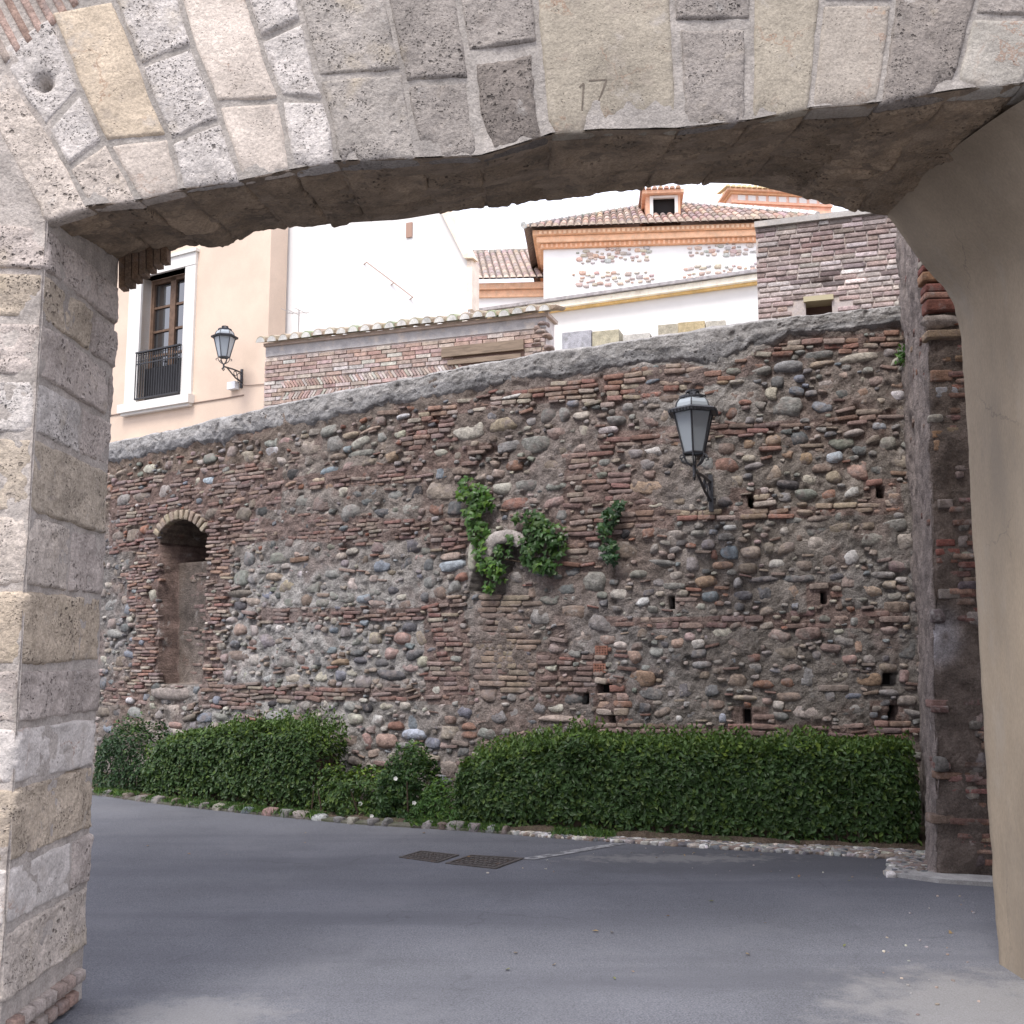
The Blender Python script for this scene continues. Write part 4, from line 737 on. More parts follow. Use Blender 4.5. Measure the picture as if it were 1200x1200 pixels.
# body of the wall behind the face
m = MB(); xs = np.linspace(UL - 2.1, UR + .1, 36)
for a, b in zip(xs[:-1], xs[1:]):
    m.hexa([W3(a, 0, -1.4), W3(b, 0, -1.4), W3(b, float(topz(b)) - .12, -1.4), W3(a, float(topz(a)) - .12, -1.4), W3(a, 0, -1.6), W3(b, 0, -1.6), W3(b, float(topz(b)) - .12, -1.6), W3(a, float(topz(a)) - .12, -1.6)])
m.build('wall_core', M_TERR, wall)
# ------------------------------------------------------------------ ground: road, bed, terrace, kerb
def sheet(name, x0, x1, y0, y1, z, mat, n=2):
    X, Y = np.meshgrid(np.linspace(x0, x1, n), np.linspace(y0, y1, n), indexing='ij'); o = obj(name, mesh(name, np.stack([X, Y, 0 * X + z], -1).reshape(-1, 3), gfaces(n, n), mat)); o['kind'] = 'structure'; return o
sheet('ground', -600, 600, -600, 600, -.08, M_TERR)
def asphalt():
    m = nmat('asphalt', (.132, .135, .150), (.55, .16), [((.172, .173, .185), .9, .48, .72, .6), ((.092, .093, .104), 1.7, .56, .75, .5), ((.17, .166, .165), 16, .6, .72, .35), ((.06, .06, .066), 24, .58, .7, .45), ((.26, .26, .27), 60, .62, .72, .5)], (90, .6, .012), fine=(110, .42), rough=.85, stretch=(1, 1, 1))
    t = m.node_tree; N = t.nodes; L = t.links; p = [n for n in N if n.type == 'BSDF_PRINCIPLED'][0]; pos = N.new('ShaderNodeNewGeometry').outputs['Position']
    cur = p.inputs['Base Color'].links[0].from_socket
    def blob(cur, ctr, rad, sx_, col, ns, lo, hi):
        v = N.new('ShaderNodeVectorMath'); v.operation = 'SUBTRACT'; v.inputs[1].default_value = (*ctr, 0); L.new(pos, v.inputs[0])
        s = N.new('ShaderNodeVectorMath'); s.operation = 'MULTIPLY'; s.inputs[1].default_value = (1 / rad / sx_, 1 / rad, 1); L.new(v.outputs[0], s.inputs[0])
        ln = N.new('ShaderNodeVectorMath'); ln.operation = 'LENGTH'; L.new(s.outputs[0], ln.inputs[0])
        n = N.new('ShaderNodeTexNoise'); n.inputs['Scale'].default_value = ns; n.inputs['Detail'].default_value = 7; n.inputs['Roughness'].default_value = .7; L.new(pos, n.inputs['Vector'])
        a = N.new('ShaderNodeMath'); a.operation = 'MULTIPLY_ADD'; a.inputs[1].default_value = 1.6; L.new(n.outputs['Fac'], a.inputs[0]); L.new(ln.outputs['Value'], a.inputs[2])
        r = N.new('ShaderNodeMapRange'); r.interpolation_type = 'SMOOTHSTEP'; r.inputs[1].default_value = hi; r.inputs[2].default_value = lo; r.inputs[3].default_value = 0; r.inputs[4].default_value = .5; L.new(a.outputs[0], r.inputs[0])
        x = N.new('ShaderNodeMix'); x.data_type = 'RGBA'; L.new(r.outputs[0], x.inputs[0]); L.new(cur, x.inputs[6]); x.inputs[7].default_value = (*col, 1); return x.outputs[2]
    g = lambda x, y: tuple(float(k) for k in ground(x, y)[:2])
    # tyre-worn lanes curving up the street
    mp = N.new('ShaderNodeMapping'); mp.inputs['Rotation'].default_value = (0, 0, R(28)); mp.inputs['Scale'].default_value = (.16, 1.5, 1); L.new(pos, mp.inputs[0])
    nn = N.new('ShaderNodeTexNoise'); nn.inputs['Scale'].default_value = 1.4; nn.inputs['Detail'].default_value = 6; L.new(mp.outputs[0], nn.inputs['Vector'])
    rr = N.new('ShaderNodeMapRange'); rr.inputs[1].default_value = .5; rr.inputs[2].default_value = .72; rr.inputs[4].default_value = .75; L.new(nn.outputs['Fac'], rr.inputs[0])
    xx = N.new('ShaderNodeMix'); xx.data_type = 'RGBA'; L.new(rr.outputs[0], xx.inputs[0]); L.new(cur, xx.inputs[6]); xx.inputs[7].default_value = (.092, .094, .108, 1); cur = xx.outputs[2]
    # fine cracks
    wn = N.new('ShaderNodeTexNoise'); wn.inputs['Scale'].default_value = 2.5; wn.inputs['Detail'].default_value = 5; L.new(pos, wn.inputs['Vector'])
    wv = N.new('ShaderNodeVectorMath'); wv.operation = 'MULTIPLY_ADD'; wv.inputs[1].default_value = (.55, .55, .55); L.new(wn.outputs['Color'], wv.inputs[0]); L.new(pos, wv.inputs[2])
    vo = N.new('ShaderNodeTexVoronoi'); vo.feature = 'DISTANCE_TO_EDGE'; vo.inputs['Scale'].default_value = .42; L.new(wv.outputs[0], vo.inputs['Vector'])
    cr = N.new('ShaderNodeMapRange'); cr.inputs[1].default_value = .0015; cr.inputs[2].default_value = .006; cr.inputs[3].default_value = .22; cr.inputs[4].default_value = 0; L.new(vo.outputs['Distance'], cr.inputs[0])
    cg = N.new('ShaderNodeMapRange'); cg.inputs[1].default_value = .5; cg.inputs[2].default_value = .6; L.new(nn.outputs['Fac'], cg.inputs[0]); cmul = N.new('ShaderNodeMath'); cmul.operation = 'MULTIPLY'; L.new(cr.outputs[0], cmul.inputs[0]); L.new(cg.outputs[0], cmul.inputs[1])
    xc = N.new('ShaderNodeMix'); xc.data_type = 'RGBA'; L.new(cmul.outputs[0], xc.inputs[0]); L.new(cur, xc.inputs[6]); xc.inputs[7].default_value = (.04, .04, .045, 1); cur = xc.outputs[2]
    cur = blob(cur, g(1160, 1180), .75, 1.3, (.31, .30, .285), 5, 1.1, 1.75)        # pale dust at the right jamb
    cur = blob(cur, g(230, 1190), .5, 1.6, (.24, .235, .23), 6, 1.0, 1.5)
    cur = blob(cur, g(900, 1008), .8, 2.6, (.078, .078, .086), 1.3, 1.3, 1.9)       # dark patched strip by the cobbles
    cur = blob(cur, g(790, 1006), .42, 5.0, (.26, .255, .245), 9, .95, 1.3)        # cement specks
    L.new(cur, p.inputs['Base Color']); return m
M_ASPH = asphalt()
road = sheet('road', -40, 14, -12, 30, 0, M_ASPH, 60)

KP = np.array([(60, 925), (131, 933), (170, 939), (257, 949), (356, 959), (416, 965), (535, 972), (640, 980), (800, 988), (1000, 996), (1100, 1001)], float)
kg = ground(KP[:, 0], KP[:, 1])
def near_u(x, y):
    i = int(np.argmin((sx - x) ** 2 + (sy - y) ** 2)); return su[i], float(np.hypot(sx[i] - x, sy[i] - y))
ku, kd = np.array([near_u(x, y) for x, y, _ in kg]).T
kerbd = lambda u: np.interp(u, ku, kd)
def gu(x, y): p = ground(x, y); return near_u(p[0], p[1])
uu = np.arange(UL - 2.1, UR + .2, .05); dd = np.linspace(-.05, 1, 16); A, Bm = np.meshgrid(uu, dd, indexing='ij')
D = Bm * (kerbd(A) - .03); P = W3(A, 0 * A, D); P[..., 2] = .05 + .03 * fbm(P, 6, 3, 3) - .06 * (Bm > .98)
o = obj('planting_bed', mesh('planting_bed', P.reshape(-1, 3), gfaces(*A.shape), M_SOIL)); o['kind'] = 'structure'
V = []
for u in np.linspace(UL - 2.1, UR + .4, 40): V += [tuple(W3(u, 3.7, -1.45)), tuple(W3(u, 3.7, -1.45) + np.array([0, 70, 0]))]
o = obj('terrace', mesh('terrace', V, [(2 * i, 2 * i + 2, 2 * i + 3, 2 * i + 1) for i in range(39)], M_TERR)); o['kind'] = 'structure'
M_KERB = nmat('kerb_bed', (.13, .125, .10), (9, .3), [((.07, .085, .04), 5, .48, .66, .7)], (50, .7, .02), fine=(90, .3))
# kerb of single round stones, each a piece of the kerb
m = MB(); uu = np.linspace(UL - 2.0, float(gu(600, 978)[0]), 36)
for a, b in zip(uu[:-1], uu[1:]):
    da, db = kerbd(a), kerbd(b); m.hexa([W3(a, -.02, da - .06), W3(b, -.02, db - .06), W3(b, .03, db - .06), W3(a, .03, da - .06), W3(a, -.02, da + .05), W3(b, -.02, db + .05), W3(b, .018, db + .05), W3(a, .018, da + .05)])
kerb = m.build('kerb', M_KERB); kerb['kind'] = 'structure'
for x, y, ww, c in [(112, 930, 13, 'g'), (131, 932, 14, 'g'), (151, 936, 12, 'n'), (170, 938, 17, 'g'), (190, 940, 19, 'g'), (208, 943, 12, 'n'), (227, 945, 11, 'g'), (241, 947, 13, 'g'), (257, 949, 20, 'w'), (273, 951, 13, 'g'), (295, 952, 23, 'b'), (317, 955, 23, 'p'), (336, 957, 18, 'g'), (357, 958, 22, 'w'), (379, 960, 21, 'l'), (399, 963, 16, 'g'), (416, 964, 15, 'w'), (436, 967, 12, 'g'), (452, 968, 14, 'G'), (500, 971, 14, 'g'), (516, 972, 14, 'n'), (535, 971, 25, 'g'), (555, 974, 17, 'g'), (574, 976, 15, 'g'), (592, 977, 12, 'n')]:
    u, d = gu(x, y); ul, _ = gu(x - ww / 2, y); ur, _ = gu(x + ww / 2, y); L_ = ur - ul
    t, n = wframe(u); p = W3(u, .05, kerbd(u)); a = rng.normal(0, .1); Mx = np.eye(4); tt2 = t * math.cos(a) + n * math.sin(a); Mx[:3, 0] = tt2 * L_ / 2 * 1.05; Mx[:3, 1] = -n * .07; Mx[:3, 2] = (0, 0, .045 + .02 * rng.random()); Mx[:3, 3] = p - np.array([0, 0, .038])
    me_ = CM[rng.integers(9)]; k = obj('kerb_stone', RM_[rng.integers(9)], kerb, jit(.72 * np.array(C[c])), Matrix(Mx.tolist()))
def pebbles(name, spots, parent=None, pal=(('g', 5), ('l', 1), ('w', 2), ('n', 4), ('d', 2))):
    Vs, Fs, Cs, off = [], [], [], 0; ks = [k for k, n in pal for _ in range(n)]
    for x, y, z, r in spots:
        V, F = RUBV[rng.integers(9)]; a = rng.uniform(0, 6.3); c, s = math.cos(a), math.sin(a); q = V * np.array([r * rng.uniform(.8, 1.4), r * rng.uniform(.6, 1), r * .6]); q = np.stack([q[:, 0] * c - q[:, 1] * s, q[:, 0] * s + q[:, 1] * c, q[:, 2]], -1) + np.array([x, y, z])
        Vs.append(q); Fs.append(F + off); off += len(V); Cs.append(np.tile(jit(C[ks[rng.integers(len(ks))]]), (len(V), 1)))
    o = obj(name, mesh(name, np.concatenate(Vs), np.concatenate(Fs), M_COBA, True, np.concatenate(Cs)), parent); o['kind'] = 'stuff'; return o
ua, ub = gu(600, 978)[0], gu(1092, 1000)[0]; sp = []
for k in range(1500):
    u = rng.uniform(ua, ub); wd = np.interp(u, [ua, ua + 1.2, ub - .6, ub], [.06, .18, .34, .5]); d = kerbd(u) - .04 + rng.uniform(0, wd); p = W3(u, .006, d); sp.append((p[0], p[1], .006, rng.uniform(.018, .042)))
for k in range(300):
    p = ground(rng.uniform(1042, 1094), rng.uniform(1000, 1027)); sp.append((p[0], p[1], .008, rng.uniform(.02, .045)))
pebbles('cobble_strip', sp)
# broken cement edging in front of the buttress, worn pale line, drain covers
m = MB(); q = [ground(x, y) for x, y in [(1036, 1026), (1100, 1035), (1175, 1040), (1230, 1044), (1230, 1037), (1175, 1032), (1100, 1027), (1040, 1020)]]
m.add([(*p[:2], .03) for p in q] + [(*p[:2], -.02) for p in q], [tuple(range(8))] + [(i, (i + 1) % 8, 8 + (i + 1) % 8, 8 + i) for i in range(8)]); o = m.build('pavement_edge', M_CONC); o['kind'] = 'structure'
M_LINE = nmat('worn_paint', (.30, .30, .305), (9, .3), [((.12, .12, .127), 9, .42, .58, .95)], (90, .3, .005), fine=(200, .25))
m = MB(); m.add([(*ground(x, y)[:2], .004) for x, y in [(606, 1007), (716, 989), (735, 989), (626, 1008)]], [(0, 1, 2, 3)]); o = m.build('worn_road_line', M_LINE); o['kind'] = 'structure'
# grit and fallen leaves lying on the asphalt
sp = []
for k in range(70):
    x, y = (rng.uniform(1030, 1170), rng.uniform(1040, 1190)) if rng.random() < .45 else (rng.uniform(560, 1060), rng.uniform(992, 1030))
    p = ground(x, y); sp.append((p[0], p[1], .002, rng.uniform(.003, .010)))
pebbles('road_grit', sp, pal=(('w', 2), ('n', 4), ('t', 3), ('g', 3)))
n_ = 26; pl_ = np.array([ground(rng.uniform(560, 1150), rng.uniform(1000, 1150)) if rng.random() < .6 else ground(rng.uniform(120, 560), rng.uniform(975, 1010)) for _ in range(n_)])
DEADL = (pl_, n_)
def drain(px, label):
    q = np.array([ground(x, y)[:2] for x, y in px]); c = q.mean(0); t = thing('drain_cover', label, 'drain cover', (c[0], c[1], 0), 'drain covers side by side in the road')
    g = lambda a, b: (q[0] * (1 - a) + q[1] * a) * (1 - b) + (q[3] * (1 - a) + q[2] * a) * b
    f = MB(); cc = lambda a0, a1, b0, b1, z0, z1, m: m.hexa([(*g(a0, b0), z0), (*g(a1, b0), z0), (*g(a1, b1), z0), (*g(a0, b1), z0), (*g(a0, b0), z1), (*g(a1, b0), z1), (*g(a1, b1), z1), (*g(a0, b1), z1)])
    for a in ((-.06, 1.06, -.08, 0), (-.06, 1.06, 1, 1.08), (-.06, 0, 0, 1), (1, 1.06, 0, 1)): cc(*a, -.02, .009, f)
    f.build('drain_frame', M_DRAIN, t); pl = MB(); cc(.01, .99, .01, .99, -.02, .004, pl)
    for i in range(9):
        for j in range(4): cc(.05 + i * .102, .05 + i * .102 + .07, .07 + j * .225, .07 + j * .225 + .15, .004, .009, pl)
    pl.build('plate', M_DRAIN, t)
drain([(472, 1005), (512, 1010.5), (534, 1003), (494, 998.5)], 'smaller rusty iron drain cover, nearer the stone pier, set in the asphalt')
drain([(527, 1012), (580, 1017.5), (609, 1007), (553, 1003.5)], 'larger grey iron drain cover set in the asphalt before the long hedge')

# ------------------------------------------------------------------ buttress on the right
BA, BB = np.array([3.03, 7.93]), np.array([3.78, 10.05]); BC = BA + np.array([2.2, -.2])
butt = thing('wall_buttress', 'tall rough rendered buttress with red bricks near its top, beside the plastered jamb', 'buttress', (BA[0], BA[1], 0))
l1, l2 = np.linalg.norm(BB - BA), np.linalg.norm(BC - BA); ss = np.r_[np.arange(0, l1, .022), np.arange(l1, l1 + l2, .022)]; zz = np.arange(-.02, 6.6, .022)
A, Z = np.meshgrid(ss, zz, indexing='ij'); f1 = A < l1; t1_ = np.clip(A / l1, 0, 1)
nL = np.array([-(BB - BA)[1], (BB - BA)[0]]) / l1; nF = np.array([(BC - BA)[1], -(BC - BA)[0]]) / l2
t1 = np.clip(A / l1, 0, 1); t2 = np.clip((A - l1) / l2, 0, 1); XY = BB + (BA - BB) * t1[..., None] + (BC - BA) * t2[..., None]; lean = .035 * Z * t1_
wt = sstep(-.05, .05, A - l1)[..., None]; Nn = nL * (1 - wt) + nF * wt; Nn /= np.linalg.norm(Nn, axis=-1, keepdims=True)
P = np.concatenate([XY, Z[..., None]], -1); rel = .05 * fbm(P, 2.2, 3, 11) + .042 * fbm(P * np.array([1, 1, .5]), 9, 4, 13) + .014 * fbm(P, 26, 3, 15) - .05 * np.exp(-np.abs(A - l1) / .05)
V = P.copy(); V[..., :2] += Nn * rel[..., None]; V[..., 0] += lean
FB = Frame((BA[0] + .12, BA[1], 0), math.degrees(math.atan2(.2, 2.2)))
cf = np.where(f1[..., None], np.array((.255, .215, .195)), np.array((.165, .132, .112))) * (1 + .25 * fbm(P, 3, 3, 17))[..., None]  # light put into the colour: lit side face paler, front face darker
su_, sz_ = FB.px(1110, 745); wp_ = np.exp(-(((A - l1 - su_) / .16) ** 2 + ((Z - sz_) / .2) ** 2) ** 2)[..., None] * (1 - f1[..., None]) * sstep(-.3, .2, fbm(P, 7, 3, 19))[..., None]; cf = cf * (1 - wp_) + np.array((.40, .375, .38)) * wp_
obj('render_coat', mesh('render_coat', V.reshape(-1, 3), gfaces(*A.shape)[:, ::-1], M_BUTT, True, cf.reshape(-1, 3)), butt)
def bpiece(name, me, x0, x1, y0, y1, col, prot, dep=.08):
    u0, z1 = FB.px(x0, y0); u1, z0 = FB.px(x1, y1); c = FB.at((u0 + u1) / 2 + .035 * (z0 + z1) / 2 - .10, (z0 + z1) / 2, prot - dep); Mx = np.eye(4); Mx[:3, 0] = FB.t * (u1 - u0) / 2; Mx[:3, 1] = -FB.n * dep; Mx[:3, 2] = (0, 0, (z1 - z0) / 2); Mx[:3, 3] = c
    obj(name, me, butt, jit(col), Matrix(Mx.tolist()))
RB = (.235, .095, .075)
for x0, x1, y0, y1, c in [(1070, 1098, 294, 302, RB), (1070, 1092, 304, 311, (.42, .36, .3)), (1070, 1100, 313, 319, RB), (1070, 1106, 321, 331, (.36, .21, .13)), (1074, 1112, 335, 343, RB), (1074, 1118, 345, 351, (.34, .20, .15)), (1076, 1124, 353, 366, RB), (1074, 1122, 370, 386, (.36, .30, .25)), (1078, 1120, 389, 397, (.28, .2, .14)), (1098, 1126, 412, 424, (.27, .17, .11)), (1086, 1112, 434, 447, (.24, .14, .1)), (1092, 1120, 454, 466, (.3, .29, .29)), (1090, 1116, 505, 513, (.3, .19, .12)), (1092, 1116, 516, 528, (.33, .22, .14)), (1100, 1122, 632, 640, RB), (1100, 1128, 643, 651, RB), (1101, 1126, 654, 660, (.24, .13, .1)), (1100, 1140, 820, 830, (.22, .14, .11)), (1110, 1150, 905, 914, (.22, .13, .1)), (1105, 1135, 955, 966, (.2, .15, .12)), (1100, 1118, 585, 596, (.25, .2, .18)), (1105, 1130, 690, 702, (.22, .18, .16))]:
    bpiece('stone' if y1 - y0 > 13 and c != RB else 'brick', RM_[2] if y1 - y0 > 13 and c != RB else BX_[rng.integers(9)], x0, x1, y0, y1, c, .05 if y0 < 400 else .012)
Vs, Fs, Cs, off = [], [], [], 0
for k in range(560):         # eroded rubble and brick ends showing through the render
    u_, z_ = rng.uniform(.22, .75), rng.uniform(.05, 5.2); face = rng.random() < .8; bk = rng.random() < .5 + .3 * (z_ > 3); V_, F_ = (BRKV if bk else RUBV)[rng.integers(9)]
    sx_, sz_ = (rng.uniform(.06, .14), rng.uniform(.016, .024)) if bk else (rng.uniform(.02, .09), rng.uniform(.02, .06)); pr_ = rng.uniform(-.012, .018)
    if abs(z_ - 1.62) < .2 and face and u_ < .5: continue
    if face: base_, ta, na = FB.at(u_ + .035 * z_ - .12, z_, pr_ - .05), FB.t, FB.n
    else: q_ = rng.random(); b2 = BB + (BA - BB) * q_; ta = np.array([*(BA - BB) / l1, 0]); na = np.array([*nL, 0]); base_ = np.array([b2[0] + .035 * z_ * q_, b2[1], z_]) + na * (pr_ * .5 - .062)
    Vs.append(np.outer(V_[:, 0] * sx_, ta) + np.outer(V_[:, 1] * .06, na) + np.outer(V_[:, 2] * sz_, (0, 0, 1)) + base_); Fs.append(F_ + off); off += len(V_); cb_ = np.array(jit([(.24, .13, .10), (.27, .18, .14), (.2, .12, .10)][rng.integers(3)] if bk else [(.25, .22, .2), (.3, .25, .22), (.17, .15, .14), (.36, .33, .3)][rng.integers(4)], .2)); Cs.append(np.tile(cb_, (len(V_), 1)))
obj('eroded_rubble', mesh('eroded_rubble', np.concatenate(Vs), np.concatenate(Fs), M_RUB, True, np.concatenate(Cs)), butt)['kind'] = 'stuff'
m = MB(); m.hexa([(3.25, 8.1, 0), (5.2, 7.9, 0), (5.2, 10.3, 0), (4.05, 10.3, 0), (3.48, 8.1, 6.6), (5.2, 7.9, 6.6), (5.2, 10.3, 6.6), (4.28, 10.3, 6.6)], (.25, .21, .19)); m.build('core', M_BUTT, butt)

# ------------------------------------------------------------------ foliage
def leafmesh(P, N, L, wd, Cc, up=.6, ivy=False, fold=.25):
    n = len(P); N = N / np.linalg.norm(N, axis=1)[:, None]; T = rng.normal(size=(n, 3)); T[:, 2] += up; T -= N * (T * N).sum(1)[:, None]; T /= np.linalg.norm(T, axis=1)[:, None]; S = np.cross(T, N)
    if ivy:
        sh = [(0, -.12, 0), (.36, -.22, -.05), (.55, .12, -.1), (.24, .22, 0), (0, .72, -.08), (-.24, .22, 0), (-.55, .12, -.1), (-.36, -.22, -.05), (0, .1, .06)]; fc = [(8, i, (i + 1) % 8) for i in range(8)]
    else:
        sh = [(0, -.5, 0), (wd, -.05, fold * wd), (.0, .5, 0), (-wd, -.05, fold * wd), (0, 0, -.04)]; fc = [(0, 1, 4), (1, 2, 4), (2, 3, 4), (3, 0, 4)]
    sh = np.array(sh); V = P[:, None] + L[:, None, None] * (sh[None, :, 0, None] * S[:, None] + sh[None, :, 1, None] * T[:, None] + sh[None, :, 2, None] * N[:, None])
    F = (np.array(fc)[None] + (np.arange(n) * len(sh))[:, None, None]).reshape(-1, 3); return V.reshape(-1, 3), F, np.repeat(Cc, len(sh), 0)
def greens(n, base, var=.3, yel=.25):
    b = np.array(base); c = b * rng.uniform(1 - var, 1 + var, (n, 1)); y = (rng.random(n) < yel)[:, None]; return np.clip(np.where(y, c * np.array([1.55, 1.3, .9]), c), .005, .5)
def bush(name, label, cat, x0, x1, top, n, leaf=.05, p=6, q=9, base=(.046, .090, .027), group=None, wd=.27, dfront=.12, dback=.1, clump=.16, yel=.25, flowers=0, sprig=0):
    xs = np.linspace(x0, x1, 40); yk = np.interp(xs, KP[:, 0], KP[:, 1]); us = np.array([gu(a, b)[0] for a, b in zip(xs, yk)]); ty_ = np.interp(xs, [t[0] for t in top], [t[1] for t in top])
    gp = ground(xs, yk); aa, bb, c = ray(xs, ty_); hs = EYE + c / bb * (gp[:, 1] + .12)
    uc = (us[0] + us[-1]) / 2; b0 = W3(uc, 0, kerbd(uc) / 2); t = thing(name, label, cat, tuple(b0), group)
    def surf(k):
        side = rng.random(k); fr = side < .56; u = us[0] + (us[-1] - us[0]) * rng.random(k); a = np.where(fr, 1, rng.uniform(-1, 1, k)); b = np.where(fr, rng.random(k), 1.0)
        bk_ = rng.random(k) < .06; a = np.where(bk_ & fr, -1, a); r = (np.abs(a) ** p + b ** p) ** (1 / p); return u, a / r, b / r
    def place(u, a, b, s):
        tt = np.clip((u - us[0]) / (us[-1] - us[0]), 0, 1); e = np.clip(1 - np.abs(2 * tt - 1) ** q, 0, 1) ** (1 / q) if q else 1
        h = np.interp(u, us, hs); df = kerbd(u) - dfront; dc = (df + dback) / 2; hw = (df - dback) / 2
        z = .02 + b * h * s * (.35 + .65 * e); d = dc + a * hw * s * e; return W3(u, z, d), dc, hw, h, e
    u, a, b = surf(n)
    if p > 4: kp = ~((b < .16) & (a > .5) & (rng.random(n) < .62)); u, a, b = u[kp], a[kp], b[kp]; n = len(u)
    P0, *_ = place(u, a, b, np.ones(n)); s = 1 + clump * fbm(P0, 4.2, 3, 7) + clump * .5 * fbm(P0, 11, 2, 8) - .34 * rng.random(n) ** 1.6
    P, *_ = place(u, a, b, s); t0, n0 = np.interp(u, su, tx), np.interp(u, su, ty); Nw = np.stack([n0, -t0, 0 * n0], -1)
    N = Nw * a[:, None] + np.array([0, 0, 1.0]) * (b ** 2)[:, None] + rng.normal(0, .55, (n, 3)) + np.array([0, 0, .25])
    tt = np.clip((u - us[0]) / (us[-1] - us[0]), 0, 1); N = N + np.stack([t0, n0, 0 * t0], -1) * ((2 * tt - 1) ** 15)[:, None]
    Lf = leaf * rng.uniform(.65, 1.25, n); cg = greens(n, base, yel=yel); new = (b > .93) & (rng.random(n) < .5); cg[new] *= np.array([2.0, 1.8, 1.2])
    V, F, Cc = leafmesh(P, N, Lf, wd, cg)
    if sprig:          # young shoots standing up out of the clipped top
        k = sprig; u2 = us[0] + (us[-1] - us[0]) * rng.random(k); a2 = rng.uniform(-.9, .95, k); Pb, *_ = place(u2, a2, np.ones(k), np.ones(k)); hgt = rng.uniform(.03, .13, k) * (.6 + .9 * (fbm(Pb, 1.6, 2, 31) > 0)); m_ = 7
        PP = np.repeat(Pb, m_, 0) + np.stack([rng.normal(0, .018, k * m_), rng.normal(0, .018, k * m_), np.repeat(hgt, m_) * np.tile(np.linspace(0, 1, m_), k) - .02], -1)
        NN = rng.normal(0, 1, (k * m_, 3)) + np.array([0, -.6, .5]); V2, F2, C2 = leafmesh(PP, NN, leaf * rng.uniform(.6, 1, k * m_), wd, greens(k * m_, np.array(base) * np.array([1.5, 1.4, 1]), .25, .2), 1.6)
        F = np.concatenate([F, F2 + len(V)]); V = np.concatenate([V, V2]); Cc = np.concatenate([Cc, C2])
    o = obj('foliage', mesh('foliage', V, F, M_LEAF, False, Cc), t); o['kind'] = 'stuff'
    if p > 3 or n > 9000:
        au = np.linspace(us[0], us[-1], 60); th = np.linspace(0, 1, 15); pts = [(1, k) for k in np.linspace(0, 1, 5)] + [(k, 1) for k in np.linspace(.8, -1, 7)]; pts = np.array(pts); rr = (np.abs(pts[:, 0]) ** p + pts[:, 1] ** p) ** (1 / p); pts = pts / rr[:, None]
        Ui, I = np.meshgrid(au, np.arange(len(pts)), indexing='ij'); Pc, *_ = place(Ui.ravel(), pts[I.ravel(), 0], pts[I.ravel(), 1], np.full(Ui.size, .70)); Pc = Pc + .03 * np.stack([fbm(Pc, 9, 2, k) for k in (1, 2, 3)], -1)
        o = obj('dark_core', mesh('dark_core', Pc, gfaces(*Ui.shape), M_STEM), t)  # added solid shell inside, dark so the leaf gaps are not see-through
    m = MB()
    for k in range(int(3 + (us[-1] - us[0]) * 9)):
        uu_ = rng.uniform(us[0] + .1, us[-1] - .1) if us[-1] - us[0] > .3 else uc; d_ = kerbd(uu_) * rng.uniform(.5, .84); h_ = float(np.interp(uu_, us, hs)) * .6; m.tube(W3(uu_, 0, d_), W3(uu_ + rng.normal(0, .06), h_, d_ + rng.normal(0, .05)), .012, .005, 5)
    m.build('stem', M_STEM, t)['kind'] = 'stuff'
    if flowers:
        m = MB()
        for k in range(flowers):
            i = rng.integers(n); c = P[i] + N[i] / np.linalg.norm(N[i]) * .03
            for j in range(5):
                an = j * 1.257; x = np.array([math.cos(an), -.3, math.sin(an)]) * .022; y = np.array([-math.sin(an), 0, math.cos(an)]) * .012; m.add([c, c + x * .6 + y, c + x, c + x * .6 - y], [(0, 1, 2, 3)])
        m.build('flower', M_PETAL, t)['kind'] = 'stuff'
    return t
bush('hedge', 'long clipped box hedge running to the buttress at the foot of the wall', 'hedge', 524, 1088, [(524, 900), (560, 890), (620, 880), (660, 868), (720, 874), (800, 879), (900, 881), (1000, 880), (1088, 880)], 34000, .062, 7, 30, sprig=1300, clump=.13, yel=.22, wd=.26)
bush('hedge', 'rounded clipped hedge between the stone pier and the flowering shrubs', 'hedge', 148, 350, [(148, 888), (162, 872), (200, 862), (250, 856), (300, 853), (335, 855), (350, 866)], 20000, .056, 6, 9, sprig=450, clump=.15, yel=.28)
bush('shrub', 'low pale green shrub dotted with white flowers, right of the rounded hedge', 'shrub', 335, 445, [(335, 918), (360, 900), (385, 912), (410, 905), (445, 930)], 5200, .05, 2.2, 4, base=(.052, .10, .028), clump=.45, yel=.4, flowers=16)
bush('shrub', 'upright dark shrub with few white flowers, against the open stretch of wall', 'shrub', 418, 484, [(418, 920), (432, 888), (450, 876), (470, 884), (484, 925)], 4400, .052, 2.1, 3, base=(.04, .085, .025), clump=.48, yel=.25, flowers=7)
bush('shrub', 'low weedy plant in the gap beside the long hedge', 'shrub', 462, 545, [(462, 940), (485, 918), (512, 930), (545, 935)], 2200, .06, 2.2, 4, base=(.05, .11, .025), clump=.35, wd=.16)
bush('shrub', 'dark shrub half hidden behind the stone pier', 'shrub', 84, 152, [(84, 842), (125, 852), (140, 872), (152, 905)], 4600, .05, 2.6, 3, base=(.032, .07, .025), clump=.25, yel=.1)
pl_, n_ = DEADL; V, F, Cc = leafmesh(pl_ + np.array([0, 0, .008]), rng.normal(0, .25, (n_, 3)) + np.array([0, 0, 1.0]), rng.uniform(.02, .045, n_), .3, np.array([[(.34, .24, .11), (.26, .16, .08), (.16, .17, .06)][rng.integers(3)] for _ in range(n_)]), 0); obj('fallen_leaves', mesh('fallen_leaves', V, F, M_LEAF, False, Cc))['kind'] = 'stuff'
